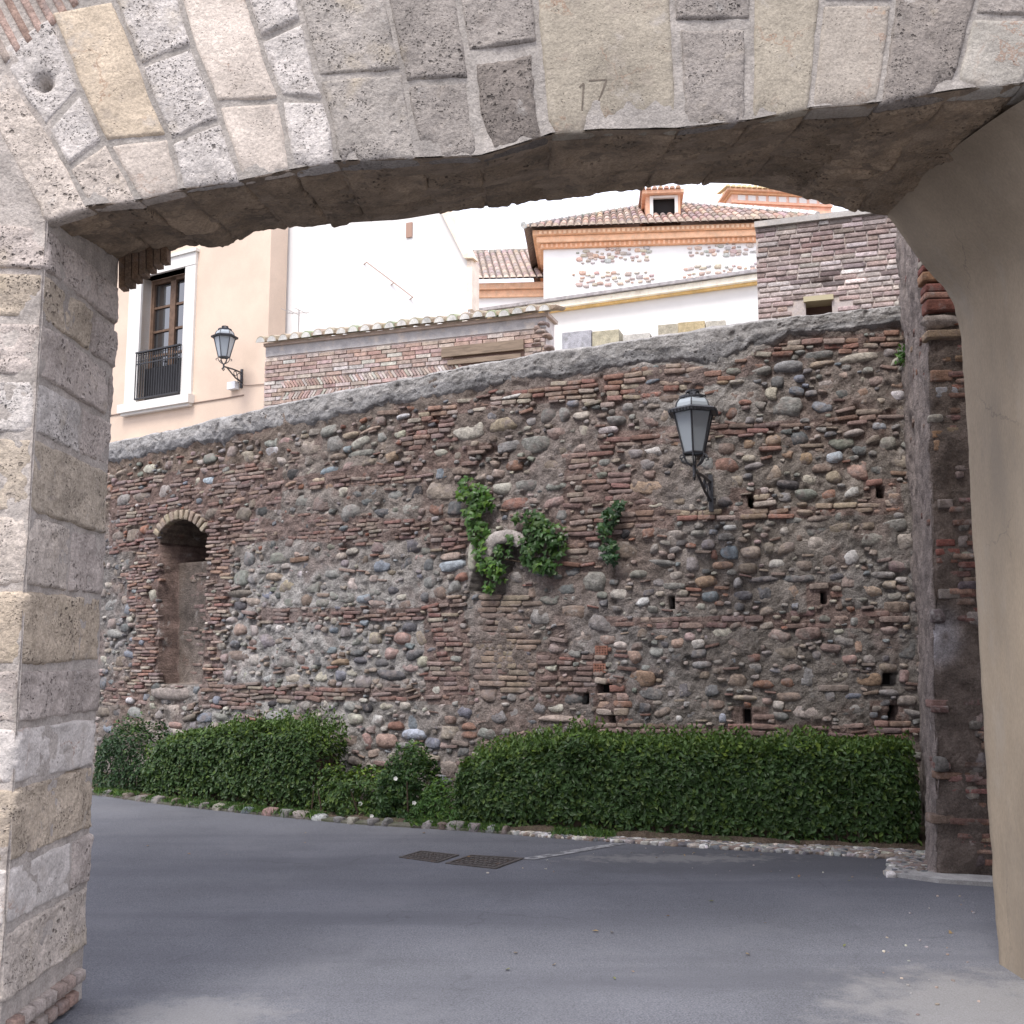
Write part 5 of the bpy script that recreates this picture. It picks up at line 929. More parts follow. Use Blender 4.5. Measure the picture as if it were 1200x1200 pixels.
# grass and low weeds along the kerb
n = 9000; uu = rng.uniform(gu(112, 930)[0], gu(720, 984)[0], n); dn = kerbd(uu) - .05 + rng.normal(0, .05, n); keep = fbm(np.stack([uu, 0 * uu, 0 * uu], -1), 1.6, 3, 3) > -.25; uu, dn = uu[keep], dn[keep]; n = len(uu)
P = W3(uu, .03 + .02 * rng.random(n), dn); V, F, Cc = leafmesh(P, rng.normal(0, .6, (n, 3)) + np.array([0, -.8, .3]), rng.uniform(.04, .10, n), .09, greens(n, (.06, .12, .03), .3, .3), 1.5)
o = obj('kerb_grass', mesh('kerb_grass', V, F, M_LEAF, False, Cc)); o['kind'] = 'stuff'
# ivy on the wall
def ivy(label, blobs, n, size=.085, base=(.05, .12, .02), dk=0):
    xs, ys, ds = [], [], []; wts = np.array([b[2] * b[3] for b in blobs], float); wts /= wts.sum()
    for k in range(n):
        b = blobs[rng.choice(len(blobs), p=wts)]; a, r = rng.uniform(0, 6.283), math.sqrt(rng.random()); xs.append(b[0] + math.cos(a) * r * b[2]); ys.append(b[1] + math.sin(a) * r * b[3]); ds.append(.05 + (1 - r * r) * rng.uniform(0, .13))
    u, z = wuz(np.array(xs), np.array(ys)); P = W3(u, z, np.array(ds)); t0, n0 = np.interp(u, su, tx), np.interp(u, su, ty)
    N = np.stack([n0, -t0, 0 * n0], -1) + rng.normal(0, .33, (n, 3)) + np.array([0, 0, .35]); cb = greens(n, base, .3, .3)
    c0 = W3(*wuz(blobs[0][0], blobs[0][1]), .02); t = thing('ivy', label, 'ivy', tuple(c0), 'ivy growing out of the wall')
    V, F, Cc = leafmesh(P, N, size * rng.uniform(.55, 1.2, n), 0, cb, -.9, True); o = obj('leaves', mesh('leaves', V, F, M_IVY, False, Cc), t); o['kind'] = 'stuff'
    m = MB()
    for b0, b1 in zip(blobs[:-1], blobs[1:]): m.tube(W3(*wuz(b0[0], b0[1]), .045), W3(*wuz(b1[0], b1[1]), .045), .007, .006, 5)
    m.build('stem', M_STEM, t)['kind'] = 'stuff'
ivy('bright green ivy strand hanging left of the little stone arch', [(549, 568, 9, 10), (556, 580, 17, 13), (567, 588, 14, 14), (556, 604, 13, 12), (564, 624, 13, 16), (568, 646, 10, 14), (578, 664, 14, 15), (588, 672, 10, 12), (575, 688, 7, 7)], 260)
ivy('bushy ivy clump right of the little stone arch', [(617, 607, 13, 9), (632, 620, 18, 16), (648, 626, 18, 14), (655, 640, 12, 14), (632, 648, 20, 18), (618, 640, 10, 12), (606, 632, 8, 8), (640, 664, 22, 8), (590, 655, 10, 20)], 320, base=(.035, .085, .02))
ivy('small dark ivy tuft between the clump and the wall lantern', [(727, 594, 8, 6), (718, 606, 10, 10), (712, 622, 10, 12), (715, 640, 9, 9), (716, 654, 10, 8)], 110, .075, (.022, .06, .02))
n = 60; u, z = wuz(rng.normal(1057, 3.5, n), rng.normal(420, 6, n)); V, F, Cc = leafmesh(W3(u, z, rng.uniform(.03, .12, n)), rng.normal(0, .7, (n, 3)) + np.array([-.5, -.8, .4]), rng.uniform(.04, .08, n), .2, greens(n, (.05, .13, .02)), .5)
t = thing('fern_tuft', 'small green fern tuft in the corner of wall and buttress', 'fern', tuple(W3(float(wuz(1057, 420)[0]), float(wuz(1057, 420)[1]), .02))); obj('fronds', mesh('fronds', V, F, M_LEAF, False, Cc), t)['kind'] = 'stuff'
# ------------------------------------------------------------------ lanterns
def lantern(label, wallp, n_, side, name='wall_lantern', arm=.75):
    t = thing(name, label, 'lantern', tuple(wallp), 'iron wall lanterns on scrolled brackets'); wp3 = Vector(wallp); nv_ = Vector(n_) * arm + Vector(side)
    o = wp3 + nv_ + Vector((0, 0, .13)); hx = lambda r, z, k, off=.26: o + Vector((r * math.cos(k * math.pi / 3 + off), r * math.sin(k * math.pi / 3 + off), z))
    H = .37; r0, r1 = .10, .192
    fr = MB()
    for k in range(6):
        fr.tube(hx(r0, 0, k), hx(r1, H, k), .009, .009, 5); fr.tube(hx(r0, 0, k), hx(r0, 0, k + 1), .009, .009, 5); fr.tube(hx(r1, H, k), hx(r1, H, k + 1), .010, .010, 5)
    fr.build('lamp_frame', M_LAMPI, t)
    for k in range(6):
        m = MB(); a, b, c, d = hx(r0 * .97, .004, k), hx(r0 * .97, .004, k + 1), hx(r1 * .97, H - .004, k + 1), hx(r1 * .97, H - .004, k); i = (o + Vector((0, 0, H / 2)) - (a + c) / 2).normalized() * .004
        m.hexa([a, b, c, d, a + i, b + i, c + i, d + i]); m.build('pane', M_FROST, t)
    rf = MB(); R2 = [(.235, H - .012), (.242, H + .016), (.165, H + .047)]; V = [hx(r, z, k) for r, z in R2 for k in range(6)]; rf.add(V, [(j * 6 + k, j * 6 + (k + 1) % 6, j * 6 + 6 + (k + 1) % 6, j * 6 + 6 + k) for j in range(2) for k in range(6)] + [tuple(range(6))[::-1]])
    for k in range(6):
        for j in range(7):
            p = hx(.24, H - .004, k).lerp(hx(.24, H - .004, k + 1), (j + .5) / 7); rf.tube(p + Vector((0, 0, .014)), p - Vector((0, 0, .012)), .013, .005, 5)
    rf.build('roof_rim', M_LAMPI, t)
    dm = MB(); pr = [(.165, H + .045), (.158, H + .08), (.138, H + .112), (.105, H + .135)]; V = [hx(r, z, k) for r, z in pr for k in range(6)]; dm.add(V, [(j * 6 + k, j * 6 + (k + 1) % 6, j * 6 + 6 + (k + 1) % 6, j * 6 + 6 + k) for j in range(3) for k in range(6)] + [tuple(range(18, 24))]); dm.build('dome', M_FROST, t)
    rb = MB()
    for k in range(6): rb.path([hx(r + .004, z, k) for r, z in pr], .006, 5)
    for k in range(16):
        a = 2 * math.pi * k / 16; b = a + 2 * math.pi / 16; f = lambda an, r, z: o + Vector((r * math.cos(an), r * math.sin(an), z)); rb.tube(f(a, .112, H + .142), f(b, .112, H + .142), .015, .014, 5); rb.tube(f(a, .05, H + .20), f(b, .05, H + .20), .012, .012, 5)
    for k in range(4): rb.tube(f(k * 1.57, .07, H + .16), f(k * 1.57, .05, H + .195), .008, .008, 5)
    rb.tube(f(0, 0, H + .13), f(0, 0, H + .17), .09, .05, 10); rb.build('crown_ring', M_LAMPI, t)
    cg = MB()
    for k in range(6): cg.path([hx(.105, 0, k), hx(.10, -.04, k), hx(.075, -.085, k), hx(.03, -.12, k)], .007, 5)
    for k in (0, 2, 3, 5): cg.path([hx(.10, -.02, k), hx(.135, -.03, k), hx(.14, -.055, k), hx(.115, -.06, k)], .006, 5)
    cg.tube(o + Vector((0, 0, -.115)), o + Vector((0, 0, -.21)), .018, .014, 8); cg.build('cage', M_LAMPI, t)
    br = MB(); e = o + Vector((0, 0, -.17)); wt = wp3 + Vector((0, 0, -.02)); wb = wp3 + Vector((0, 0, -.27)); top = [e, e.lerp(wt, .5) + Vector((0, 0, .012)), wt]; br.path(top, .015, 6)
    low = [e.lerp(wt, .18), e.lerp(wt, .35) + Vector((0, 0, -.05)), e.lerp(wt, .62) + Vector((0, 0, -.13)), wb.lerp(wt, .25), wb]; br.path(low, .013, 6)
    dirv = (wt - e).normalized()
    for ctr, rr in ((e.lerp(wt, .62) + Vector((0, 0, -.055)), .045), (e.lerp(wt, .84) + Vector((0, 0, -.09)), .065), (e.lerp(wt, .82) + Vector((0, 0, -.17)), .03)):
        for s0 in range(10):
            g = lambda q: ctr + dirv * rr * math.cos(q) + Vector((0, 0, rr * math.sin(q))); br.tube(g(s0 * .6283), g(s0 * .6283 + .6283), .008, .008, 5)
    br.path([e + Vector((0, 0, -.01)), e - dirv * .05 + Vector((0, 0, -.05)), e + Vector((0, 0, -.075)), e + dirv * .03 + Vector((0, 0, -.04))], .009, 5)
    br.build('bracket', M_LAMPI, t)
    pl = MB(); tv = Vector((n_[1], -n_[0], 0)); nn = Vector(n_); c = wp3 + Vector((0, 0, -.15)); pl.hexa([c - tv * .022 + Vector((0, 0, -.16)), c + tv * .022 + Vector((0, 0, -.16)), c + tv * .022 + Vector((0, 0, .2)), c - tv * .022 + Vector((0, 0, .2)), c - tv * .022 + nn * .03 + Vector((0, 0, -.16)), c + tv * .022 + nn * .03 + Vector((0, 0, -.16)), c + tv * .022 + nn * .03 + Vector((0, 0, .2)), c - tv * .022 + nn * .03 + Vector((0, 0, .2))]); pl.build('wall_plate', M_LAMPI, t)
    return t
u, z = wuz(833, 563); t_, n_ = wframe(float(u)); p = W3(float(u), float(z), .02); a, b, c = ray(814, 548); tgt = np.array([a, b, c]) ; Yt = p[1] - .74; q = np.array([a / b * Yt, Yt, 0]); sd_ = q - p; sd_[2] = 0
side = sd_ - n_ * .75; side[1] = 0; side[2] = 0
lantern('black iron lantern with frosted panes on the old stone wall', p, n_, tuple(side))

# ------------------------------------------------------------------ houses beyond the wall
ZB = 3.55
FP = Frame(atY(314, 400, 19.0), 30)                                   # peach house
ph = thing('peach_house', 'peach rendered house with tall balcony window in white surround', 'house', tuple(FP.at(-3, ZB)))
s0 = FP.px(40, 400)[0]; wl, wr = FP.px(165, 400)[0], FP.px(216, 400)[0]; wt = FP.px(200, 318)[1]; wb = FP.px(183, 469)[1]; ol, orr = FP.px(151, 400)[0], FP.px(228, 400)[0]; ot = FP.px(200, 304)[1]
m = MB(); ZT = 13.5
for a, b, c, d in ((s0, wl, ZB, ZT), (wr, 0, ZB, ZT), (wl, wr, ZB, wb), (wl, wr, wt, ZT)): FP.box(m, a, b, c, d, -.45, 0)
FP.box(m, s0, 0, ZB, ZT, -6, -.55); m.build('wall', M_PEACH, ph)
m = MB(); FP.box(m, ol, wl, wb - .02, wt, -.2, .05); FP.box(m, wr, orr, wb - .02, wt, -.2, .05); FP.box(m, ol - .003, orr + .003, wt, ot, -.2, .06); FP.box(m, ol - .04, orr + .04, ot, ot + .06, -.1, .10)
FP.box(m, ol - .02, orr + .02, wb + .02, wb + .35, -.1, .065)if False else None
m.build('window_surround', M_TRIM, ph); m = MB(); FP.box(m, ol - .06, orr + .06, wb - .19, wb - .02, -.2, .16); FP.box(m, ol - .02, orr + .02, wb - .24, wb - .19, -.1, .10); m.build('window_sill', M_TRIM, ph)
win = MB(); wm = (wl + wr) / 2
for a, b, c, d in ((wl, wl + .08, wb, wt), (wr - .08, wr, wb, wt), (wm - .075, wm + .075, wb, wt), (wl + .08, wr - .08, wt - .09, wt), (wl + .08, wr - .08, wb, wb + .5)): FP.box(win, a, b, c, d, -.30, -.22)
hz = (wt - .09 - wb - .5) / 4
for k in range(1, 4): FP.box(win, wl + .08, wr - .08, wb + .5 + hz * k - .022, wb + .5 + hz * k + .022, -.297, -.235)
wf = win.build('window', M_WOOD, ph)
for k in range(4):
    for a, b in ((wl + .08, wm - .075), (wm + .075, wr - .08)):
        m = MB(); FP.box(m, a, b, wb + .5 + hz * k + .023, wb + .5 + hz * k + hz - .023, -.275, -.268); m.build('pane', M_GLASS, wf)
m = MB(); FP.box(m, wl, wr, wb, wt, -.54, -.5); m.build('room_darkness', M_DARK, wf)
m = MB(); zr = FP.px(183, 408, .12)[1]; FP.box(m, wl + .0, wr + .0, zr - .03, zr, .06, .12); FP.box(m, wl, wr, wb + .04, wb + .07, .07, .11); FP.box(m, wl, wr, zr - .26, zr - .235, .08, .10)
for k in range(19): x = wl + (wr - wl) * k / 18; FP.box(m, x - .008, x + .008, wb + .07, zr - .03, .082, .098)
for k in range(18):
    x = wl + (wr - wl) * (k + .5) / 18
    for q in range(6): a0, a1 = q * 1.047, q * 1.047 + 1.047; m.tube(FP.at(x + .035 * math.cos(a0), zr - .13 + .07 * math.sin(a0), .09), FP.at(x + .035 * math.cos(a1), zr - .13 + .07 * math.sin(a1), .09), .006, .006, 4)
FP.box(m, wl + .01, wr - .01, wb + .06, zr - .28, -.16, -.15)
m.build('balcony_railing', M_IRON, ph)
m = MB(); FP.box(m, s0, 0, ZB, FP.px(200, 492)[1] - .25, 0.001, .03); m.build('plinth', M_PEACH, ph)
# cable, box and lantern fixed to the peach facade
m = MB(); pts = [FP.px(x, y) for x, y in [(120, 488), (150, 484), (190, 478), (230, 472), (262, 467), (286, 463)]]; m.path([Vector(FP.at(a, b, .015)) for a, b in pts], .012, 5); pts = [FP.px(x, y) for x, y in [(280, 450), (290, 452), (312, 450)]]; m.path([Vector(FP.at(a, b, .015)) for a, b in pts], .008, 5); tag(m.build('wall_cable', M_CABLE), 'thin brown cable sagging across the peach facade below its window', 'cable')
m = MB(); a, b = FP.px(276, 453); FP.box(m, a - .1, a + .1, b - .07, b + .07, .0, .12); o_ = m.build('junction_box', M_PVC); tag(o_, 'small white box fixed under the lantern on the peach house', 'junction box')
a, b = FP.px(284, 436); p = FP.at(a, b, .0); Yt = p[1] - .55; r_ = ray(262, 425); q = np.array([r_[0] / r_[1] * Yt, Yt, 0]); side = q - p - FP.n * .62; side[1] *= .0; side[2] = 0
lantern('weathered iron lantern beside the window of the peach house', p, FP.n, tuple(side), arm=.62)

FW = Frame(atY(316, 300, 19.6), 20)                                   # white house gable
wh = thing('white_house', 'bright white gable end with peach verge, behind the tiled garden wall', 'house', tuple(FW.at(2, ZB)))
g = lambda x, y: FW.px(x, y)
m = MB(); ra, rb_ = g(548, 306), g(520, 250); sl_ = ((rb_[0] - ra[0]), (rb_[1] - ra[1])); ap = (ra[0] + sl_[0] * 2.3, ra[1] + sl_[1] * 2.3); re_ = g(551, 365)[0]
pl_ = [(-.02, ZB), (re_, ZB), (re_, ra[1] - .3), (ra[0], ra[1]), ap, (-.02, ap[1] + .1)]; m.add([FW.at(u, z, 0) for u, z in pl_] + [FW.at(u - 4.2, z, -6) for u, z in pl_], [tuple(range(6)), tuple(range(11, 5, -1))] + [(k, (k + 1) % 6, 6 + (k + 1) % 6, 6 + k) for k in range(6)]); m.build('wall', M_WHITE, wh)
m = MB(); FW.prism(m, [(ra[0] - .02, ra[1] + .02), (ra[0] + .16, ra[1]), (ap[0] + .16, ap[1]), (ap[0] - .02, ap[1])], -.12, .12, (.70, .58, .46)); FW.prism(m, [(ra[0] + .0, ra[1]), (ra[0] + .10, ra[1]), (re_ + .05, ra[1] - .9), (re_ - .06, ra[1] - .9)], -.3, .03, (.7, .6, .5)); m.build('verge', M_ORANGE, wh)
m = MB(); FW.box(m, re_ - .14, re_ - .03, ZB, ra[1] - .9, .0, .05, (.75, .68, .6)); m.build('pilaster', M_ORANGE, wh)
m = MB(); a, b = g(480, 270); FW.box(m, a - .06, a + .06, b - .14, b + .14, -.02, .03); m.build('vent', M_RUST, wh)
m = MB(); A_, B_, C_ = [Vector(FW.at(*g(x, y), .08)) for x, y in ((432, 309), (464, 333), (486, 350))]; m.path([A_, B_, C_], .009, 5)
for v_ in (A_, B_, C_): m.tube(v_, v_ - Vector(FW.n) * .1 - Vector(FW.t) * .12, .009, .009, 5)
tag(m.build('wall_rail', M_RUST), 'thin rusty rod on brackets slanting down the white gable', 'rail')
m = MB(); a, b = g(367, 385); FW.box(m, a - .008, a + .008, b - .1, b + .2, 0.5, .524); 
for k, (dx, dz) in enumerate(((-.16, .16), (-.02, .12), (.12, .14))): m.tube(FW.at(a + dx, b + dz, .45), FW.at(a + dx, b + dz - .02, .85), .006, .006, 4)
m.tube(FW.at(a - .24, b + .17, .5), FW.at(a + .2, b + .13, .5), .008, .008, 5); m.tube(FW.at(a, b - 1.2, .51), FW.at(a, b, .51), .012, .012, 5); tag(m.build('antenna', M_ALU), 'spindly television antenna showing above the wall tiles', 'antenna')

FH = Frame(atY(312, 405, 16.5), 19.6)                                 # garden wall with herringbone brick and a tile cap
hw = thing('herringbone_wall', 'pale brick garden wall with herringbone bands under a barrel tile cap', 'wall', tuple(FH.at(2, ZB)))
zt = FH.px(312, 407)[1]; sr = FH.px(640, 390)[0]; zs_ = lambda y, x=400: FH.px(x, y)[1]
m = MB(); FH.box(m, 0, sr, ZB, zt, -.4, -.012, (.50, .46, .44)); FH.box(m, 0.0, sr, zt - .16, zt, -.012, .012, (.36, .345, .34)); FH.box(m, -.02, sr + .05, zt, zt + .05, -.42, .05, (.42, .34, .29)); m.build('wall_body', M_ORANGE, hw)
br = MB(); BP = [(.48, .37, .325), (.52, .42, .37), (.46, .33, .28), (.56, .48, .44), (.42, .31, .27), (.58, .53, .49)]
def brk(u0, u1, z0, z1, pr=.02): FH.box(br, u0, u1, z0, z1, -.02, pr + rng.uniform(-.006, .008), jit(BP[rng.integers(6)]))
z = zt - .19; row = 0; hole = (FH.px(528, 415)[0], FH.px(615, 405)[0])
while z > 4.2:
    u = (row % 2) * -.1
    while u < sr - .02:
        L_ = rng.uniform(.2, .28); a, b = max(u, 0), min(u + L_, sr)
        if (row < 5 or u < .25 or u > hole[1] - .2) and b - a > .04: brk(a, b - .014, z - .052, z)
        u += L_
    if row >= 5 and (row - 5) % 3 == 0:
        u = .3
        while u < hole[1] - .2: L_ = rng.uniform(.2, .3); brk(u, u + L_ - .014, z - .05, z); u += L_
        dr = 1 if ((row - 5) // 3) % 2 else -1; zc = z - .131; u = .34
        while u < hole[1] - .25:
            h_ = .066; w2 = .017; c = math.cos(.95), math.sin(.95); ps = [(-c[0] * h_ * dr - c[1] * w2 * dr, -c[1] * h_ + c[0] * w2), (-c[0] * h_ * dr + c[1] * w2 * dr, -c[1] * h_ - c[0] * w2), (c[0] * h_ * dr + c[1] * w2 * dr, c[1] * h_ - c[0] * w2), (c[0] * h_ * dr - c[1] * w2 * dr, c[1] * h_ + c[0] * w2)]
            FH.prism(br, [(u + x, zc + y) for x, y in ps], -.02, .018 + rng.uniform(-.006, .01), jit(BP[rng.integers(6)])); u += .055
    z -= .064; row += 1
o = br.build('brickwork', M_BRICKA, hw); o['kind'] = 'stuff'
m = MB(); zl0, zl1 = FH.px(570, 415)[1], FH.px(570, 408)[1]; FH.box(m, hole[0] - .12, hole[1], zl0, zl1 + .06, -.05, .07); m.build('lintel', M_LINT, hw)
m = MB(); FH.box(m, hole[0] + .05, hole[1], ZB, zl0, .012, .024); m.build('recess_shade_panel', plain('recess_shade', (.17, .11, .085), .9), hw)  # flat panel on the wall face, recess shade put into its colour
m = MB(); FH.box(m, hole[0] - .03, hole[1] - .05, zl0 - .12, zl0 - .05, .024, .05); m.build('ledge', M_LINT, hw)
# ragged end of the wall
for k in range(14):
    u = sr + rng.uniform(-.14, .06); z = zt - .1 - k * .06; Mx = np.eye(4); Mx[:3, 0] = FH.t * rng.uniform(.06, .1); Mx[:3, 1] = -FH.n * .12; Mx[:3, 2] = (0, 0, rng.uniform(.03, .05)); Mx[:3, 3] = FH.at(u, z, -.06); obj('stone', CM[k % 9], hw, jit((.40, .31, .27)), Matrix(Mx.tolist()))
def halfround(m, p0, p1, r, side, upv, c0, c1, seg=7):
    p0, p1, side, upv = map(np.array, (p0, p1, side, upv)); V = []; Cc = []
    for p, rr in ((p0, r), (p1, r * .86)):
        for k in range(seg + 1): a = math.pi * k / seg; V.append(p + side * rr * math.cos(a) + upv * rr * math.sin(a))
    n = seg + 1; b = len(m.V); m.add(V, [(k, k + 1, n + k + 1, n + k) for k in range(seg)] + [tuple(range(n))[::-1], tuple(range(n, 2 * n)), (0, n, 2 * n - 1, n - 1)], c1)
    return b
px_ = .205; k = 0; u = -.02
while u < sr + .12:
    m = MB(); jz = rng.normal(0, .008); c = jit((.34, .29, .22)) if rng.random() < .8 else jit((.30, .33, .22)); halfround(m, FH.at(u, zt + .055 + jz, .14), FH.at(u + rng.normal(0, .01), zt + .22 + jz, -.42), .088, FH.t, (0, 0, 1.15), c, c)
    for q in range(1): halfround(m, FH.at(u, zt + .052 + jz, .146), FH.at(u, zt + .055 + jz, .139), .077, FH.t, (0, 0, 1.1), c, (.50, .49, .46))
    m.build('roof_tile', M_TILE, hw); m = MB(); halfround(m, FH.at(u + px_ / 2, zt + .12, .12), FH.at(u + px_ / 2, zt + .24, -.40), .07, FH.t, (0, 0, -.8), c, jit((.31, .25, .19))); m.build('channel_tile', M_TILE, hw); u += px_

FL = Frame(atY(640, 365, 24.0), 23.7)                                 # long low white house
lh = thing('long_white_house', 'long low white house with cream eaves band and thin grey roof edge', 'house', tuple(FL.at(2, ZB)))
l0, l1_ = FL.px(560, 375)[0], FL.px(905, 340)[0]; y2 = lambda y: FL.px(760, y)[1]; 
m = MB(); FL.box(m, l0, l1_ + 2, ZB, y2(351.5), -5, 0); m.build('wall', M_WHITE, lh)
m = MB(); FL.box(m, l0, l1_ + 2, y2(351.5), y2(349), -1, .10, (.68, .47, .20)); FL.box(m, l0, l1_ + 2, y2(349), y2(342.5), -1, .22, (.80, .75, .62)); m.build('eaves_band', M_ORANGE, lh)
m = MB(); FL.prism(m, [(l0 - 1, y2(342.5) + .01), (l1_ + 2, y2(342.5) + .01), (l1_ + 2, y2(338.5)), (l0 - 1, y2(338.5))], -1.2, .3, (.33, .31, .31)); m.build('roof', M_TILE, lh)
# low parapet blocks behind the coping
pb_ = thing('parapet', 'low row of pale grey and yellowish blocks behind the wall coping', 'parapet', tuple(W3(wuz(740, 400)[0], 4.4, -.5)))
for x0, x1, y0, c in ((649, 684, 393, (.46, .46, .50)), (686, 718, 392, (.52, .48, .36)), (724, 756, 396, (.62, .6, .56)), (767, 791, 385, (.50, .46, .37)), (792, 824, 382, (.58, .48, .30)), (826, 850, 381, (.6, .57, .5))):
    ua_, _ = wuz(x0, 420); ub_, _ = wuz(x1, 420); ua_, ub_ = float(ua_), float(ub_); p = W3((ua_ + ub_) / 2, 0, -.45); aa, bb, cc_ = ray((x0 + x1) / 2, y0); ztp = EYE + cc_ / bb * p[1]; t, n = wframe((ua_ + ub_) / 2); Mx = np.eye(4); Mx[:3, 0] = t * (ub_ - ua_) / 2 * 1.02; Mx[:3, 1] = -n * .15; Mx[:3, 2] = (0, 0, .3); Mx[:3, 3] = p + np.array([0, 0, ztp - .3]); bm_ = MB(); Z3 = np.array([0, 0, .3]); cx_ = Mx[:3, 3]; bm_.hexa([cx_ + sx3 * Mx[:3, 0] * .985 + sy3 * Mx[:3, 1] + sz3 * Z3 for sy3 in (-1, 1) for sx3, sz3 in ((-1, -1), (1, -1), (1, 1), (-1, 1))]); bm_.build('block', M_COBB, pb_, color=c)

FC = Frame(atY(622, 272, 34.0), 5)                                    # church
ch = thing('church', 'white church wall with pebble panels, orange brick cornice, hipped tile roof and dormer', 'church', tuple(FC.at(4, ZB)))
ze = FC.px(720, 271.5)[1]; cr = FC.px(950, 265)[0]; zc = [FC.px(720, y)[1] for y in (271, 277, 284, 290)]
m = MB(); FC.box(m, .42, cr - .4, ZB, zc[3], -8, 0); m.build('wall', M_WHITE, ch)
m = MB()
for k, (d, c) in enumerate(((.34, (.60, .36, .22)), (.22, (.66, .42, .27)), (.10, (.56, .30, .17)))): FC.box(m, .42 - d, cr - .4 + d, zc[k + 1], zc[k] - .012, -8, d, c)
for k in range(int((cr) / .16)):
    u = .3 + k * .16; FC.box(m, u, u + .09, zc[1] + .02, zc[1] + .12, .3, .38, (.70, .48, .32)); FC.box(m, u + .05, u + .12, zc[3] + .03, zc[3] + .16, .09, .125, (.64, .40, .26))
m.build('cornice', M_ORANGE, ch)
apx = FC.px(778, 239, -6.5); ov = .55; E = lambda s, t: FC.at(s, ze + .02 + (apx[1] - ze) * t, ov + (-6.5 - ov) * t)
m = MB(); m.add([E(-.2, 0), E(cr + .1, 0), E(apx[0], 1), FC.at(-.2, ze + .02, -13.5), FC.at(cr + .1, ze + .02, -13.5)], [(0, 1, 2), (3, 0, 2), (1, 4, 2)], (.22, .17, .14)); m.build('roof_deck', M_TILE, ch)
m = MB(); u = -.1; sl3 = E(apx[0], 1) - E(apx[0], 0); sl3 /= np.linalg.norm(sl3); upn = np.cross(FC.t, sl3)
while u < cr:
    t = (u + .2) / (apx[0] + .2) if u < apx[0] else (cr + .1 - u) / (cr + .1 - apx[0]); t = max(min(t, .985), .02); nseg = max(1, int(t * 9))
    for q in range(nseg):
        a, b = E(u, t * q / nseg), E(u, t * (q + 1.12) / nseg if q < nseg - 1 else t); halfround(m, a + upn * .03, b + upn * .01, .105, FC.t, upn, None, jit([(.36, .25, .20), (.30, .22, .19), (.40, .31, .25), (.27, .21, .19)][rng.integers(4)], .18), 5)
    halfround(m, E(u, 0) + upn * .03 - sl3 * .02, E(u, 0) + upn * .03, .10, FC.t, upn, None, (.66, .55, .45), 5); u += .24
o = m.build('roof_tiles', M_TILE, ch); o['kind'] = 'stuff'
m = MB()
for a, b, nn in ((E(-.2, 0), E(apx[0], 1), 22), (E(cr + .1, 0), E(apx[0], 1), 22)):
    for q in range(nn): m.tube(a + (b - a) * (q / nn) + upn * .08, a + (b - a) * ((q + .9) / nn) + upn * .11, .13, .11, 6, jit((.58, .58, .55)))
m.build('hip_tiles', M_TILE, ch)
DD = -1.5; dg = lambda x, y: FC.px(x, y, DD); m = MB(); a0, b0 = dg(757, 254); a1, b1 = dg(797, 228); q0, q1 = a0 + .22, a1 - .16; FC.box(m, a0, q0, b0 - .6, b1, -6, DD, (.52, .30, .2)); FC.box(m, q1, a1, b0 - .6, b1, -6, DD, (.58, .34, .22)); FC.box(m, q0, q1, b0 - .6, dg(770, 252.5)[1], -6, DD, (.6, .38, .28)); FC.box(m, a0 - .12, a1 + .12, b1, dg(770, 225)[1], -6, DD + .2, (.60, .36, .24)); dm_ = m.build('dormer', M_ORANGE, ch)
m = MB(); FC.box(m, q0 - .08, q0 + .03, b0 - .1, b1 - .03, DD - .1, DD + .03); FC.box(m, q1 - .03, q1 + .08, b0 - .1, b1 - .03, DD - .1, DD + .03); FC.box(m, q0, q1, b1 - .1, b1 - .02, DD - .1, DD + .02); m.build('window_frame', M_TRIM, dm_); m = MB(); FC.box(m, q0, q1, b0 - .3, b1, DD - .3, DD - .25); m.build('opening_shade', M_DARK, dm_)  # dark panel behind the frame, shade of the open dormer as colour
m = MB(); uu_ = a0 - .1
while uu_ < a1 + .1: halfround(m, FC.at(uu_, dg(770, 225)[1], DD + .3), FC.at(uu_, dg(770, 225)[1] + .5, DD - 2.5), .09, FC.t, (0, 0, 1), None, jit((.42, .27, .2)), 5); uu_ += .2
m.build('dormer_tiles', M_TILE, ch)
sp = []; Vs, Fs, Cs, off = [], [], [], 0
for (x0, x1, y0, y1, n) in ((672, 762, 292, 307, 40), (672, 766, 318, 334, 36), (806, 890, 289, 305, 40), (802, 890, 316, 331, 34)):
    pts_ = []
    for k in range(n * 6):
        if len(pts_) >= n: break
        x, y = rng.uniform(x0, x1), rng.uniform(y0, y1); yy = y - (x - 720) * .045
        if any(abs(x - a) < 5 and abs(yy - b) < 3.2 for a, b in pts_): continue
        pts_.append((x, yy)); u, z = FC.px(x, yy); V, F = RUBV[rng.integers(9)]; wd_ = rng.uniform(.05, .13); q = FC.at(0, 0) + np.outer(V[:, 0] * wd_ + u, FC.t) + np.outer(V[:, 1] * .05, FC.n) + np.outer(V[:, 2] * wd_ * rng.uniform(.4, .7) + z, (0, 0, 1))
        Vs.append(q); Fs.append(F + off); off += len(V); Cs.append(np.tile(jit([(.50, .42, .37), (.45, .43, .41), (.56, .47, .40), (.54, .39, .33)][rng.integers(4)], .15), (len(V), 1)))
o = obj('pebble_panel', mesh('pebble_panel', np.concatenate(Vs), np.concatenate(Fs), M_PEB, True, np.concatenate(Cs)), ch); o['kind'] = 'stuff'

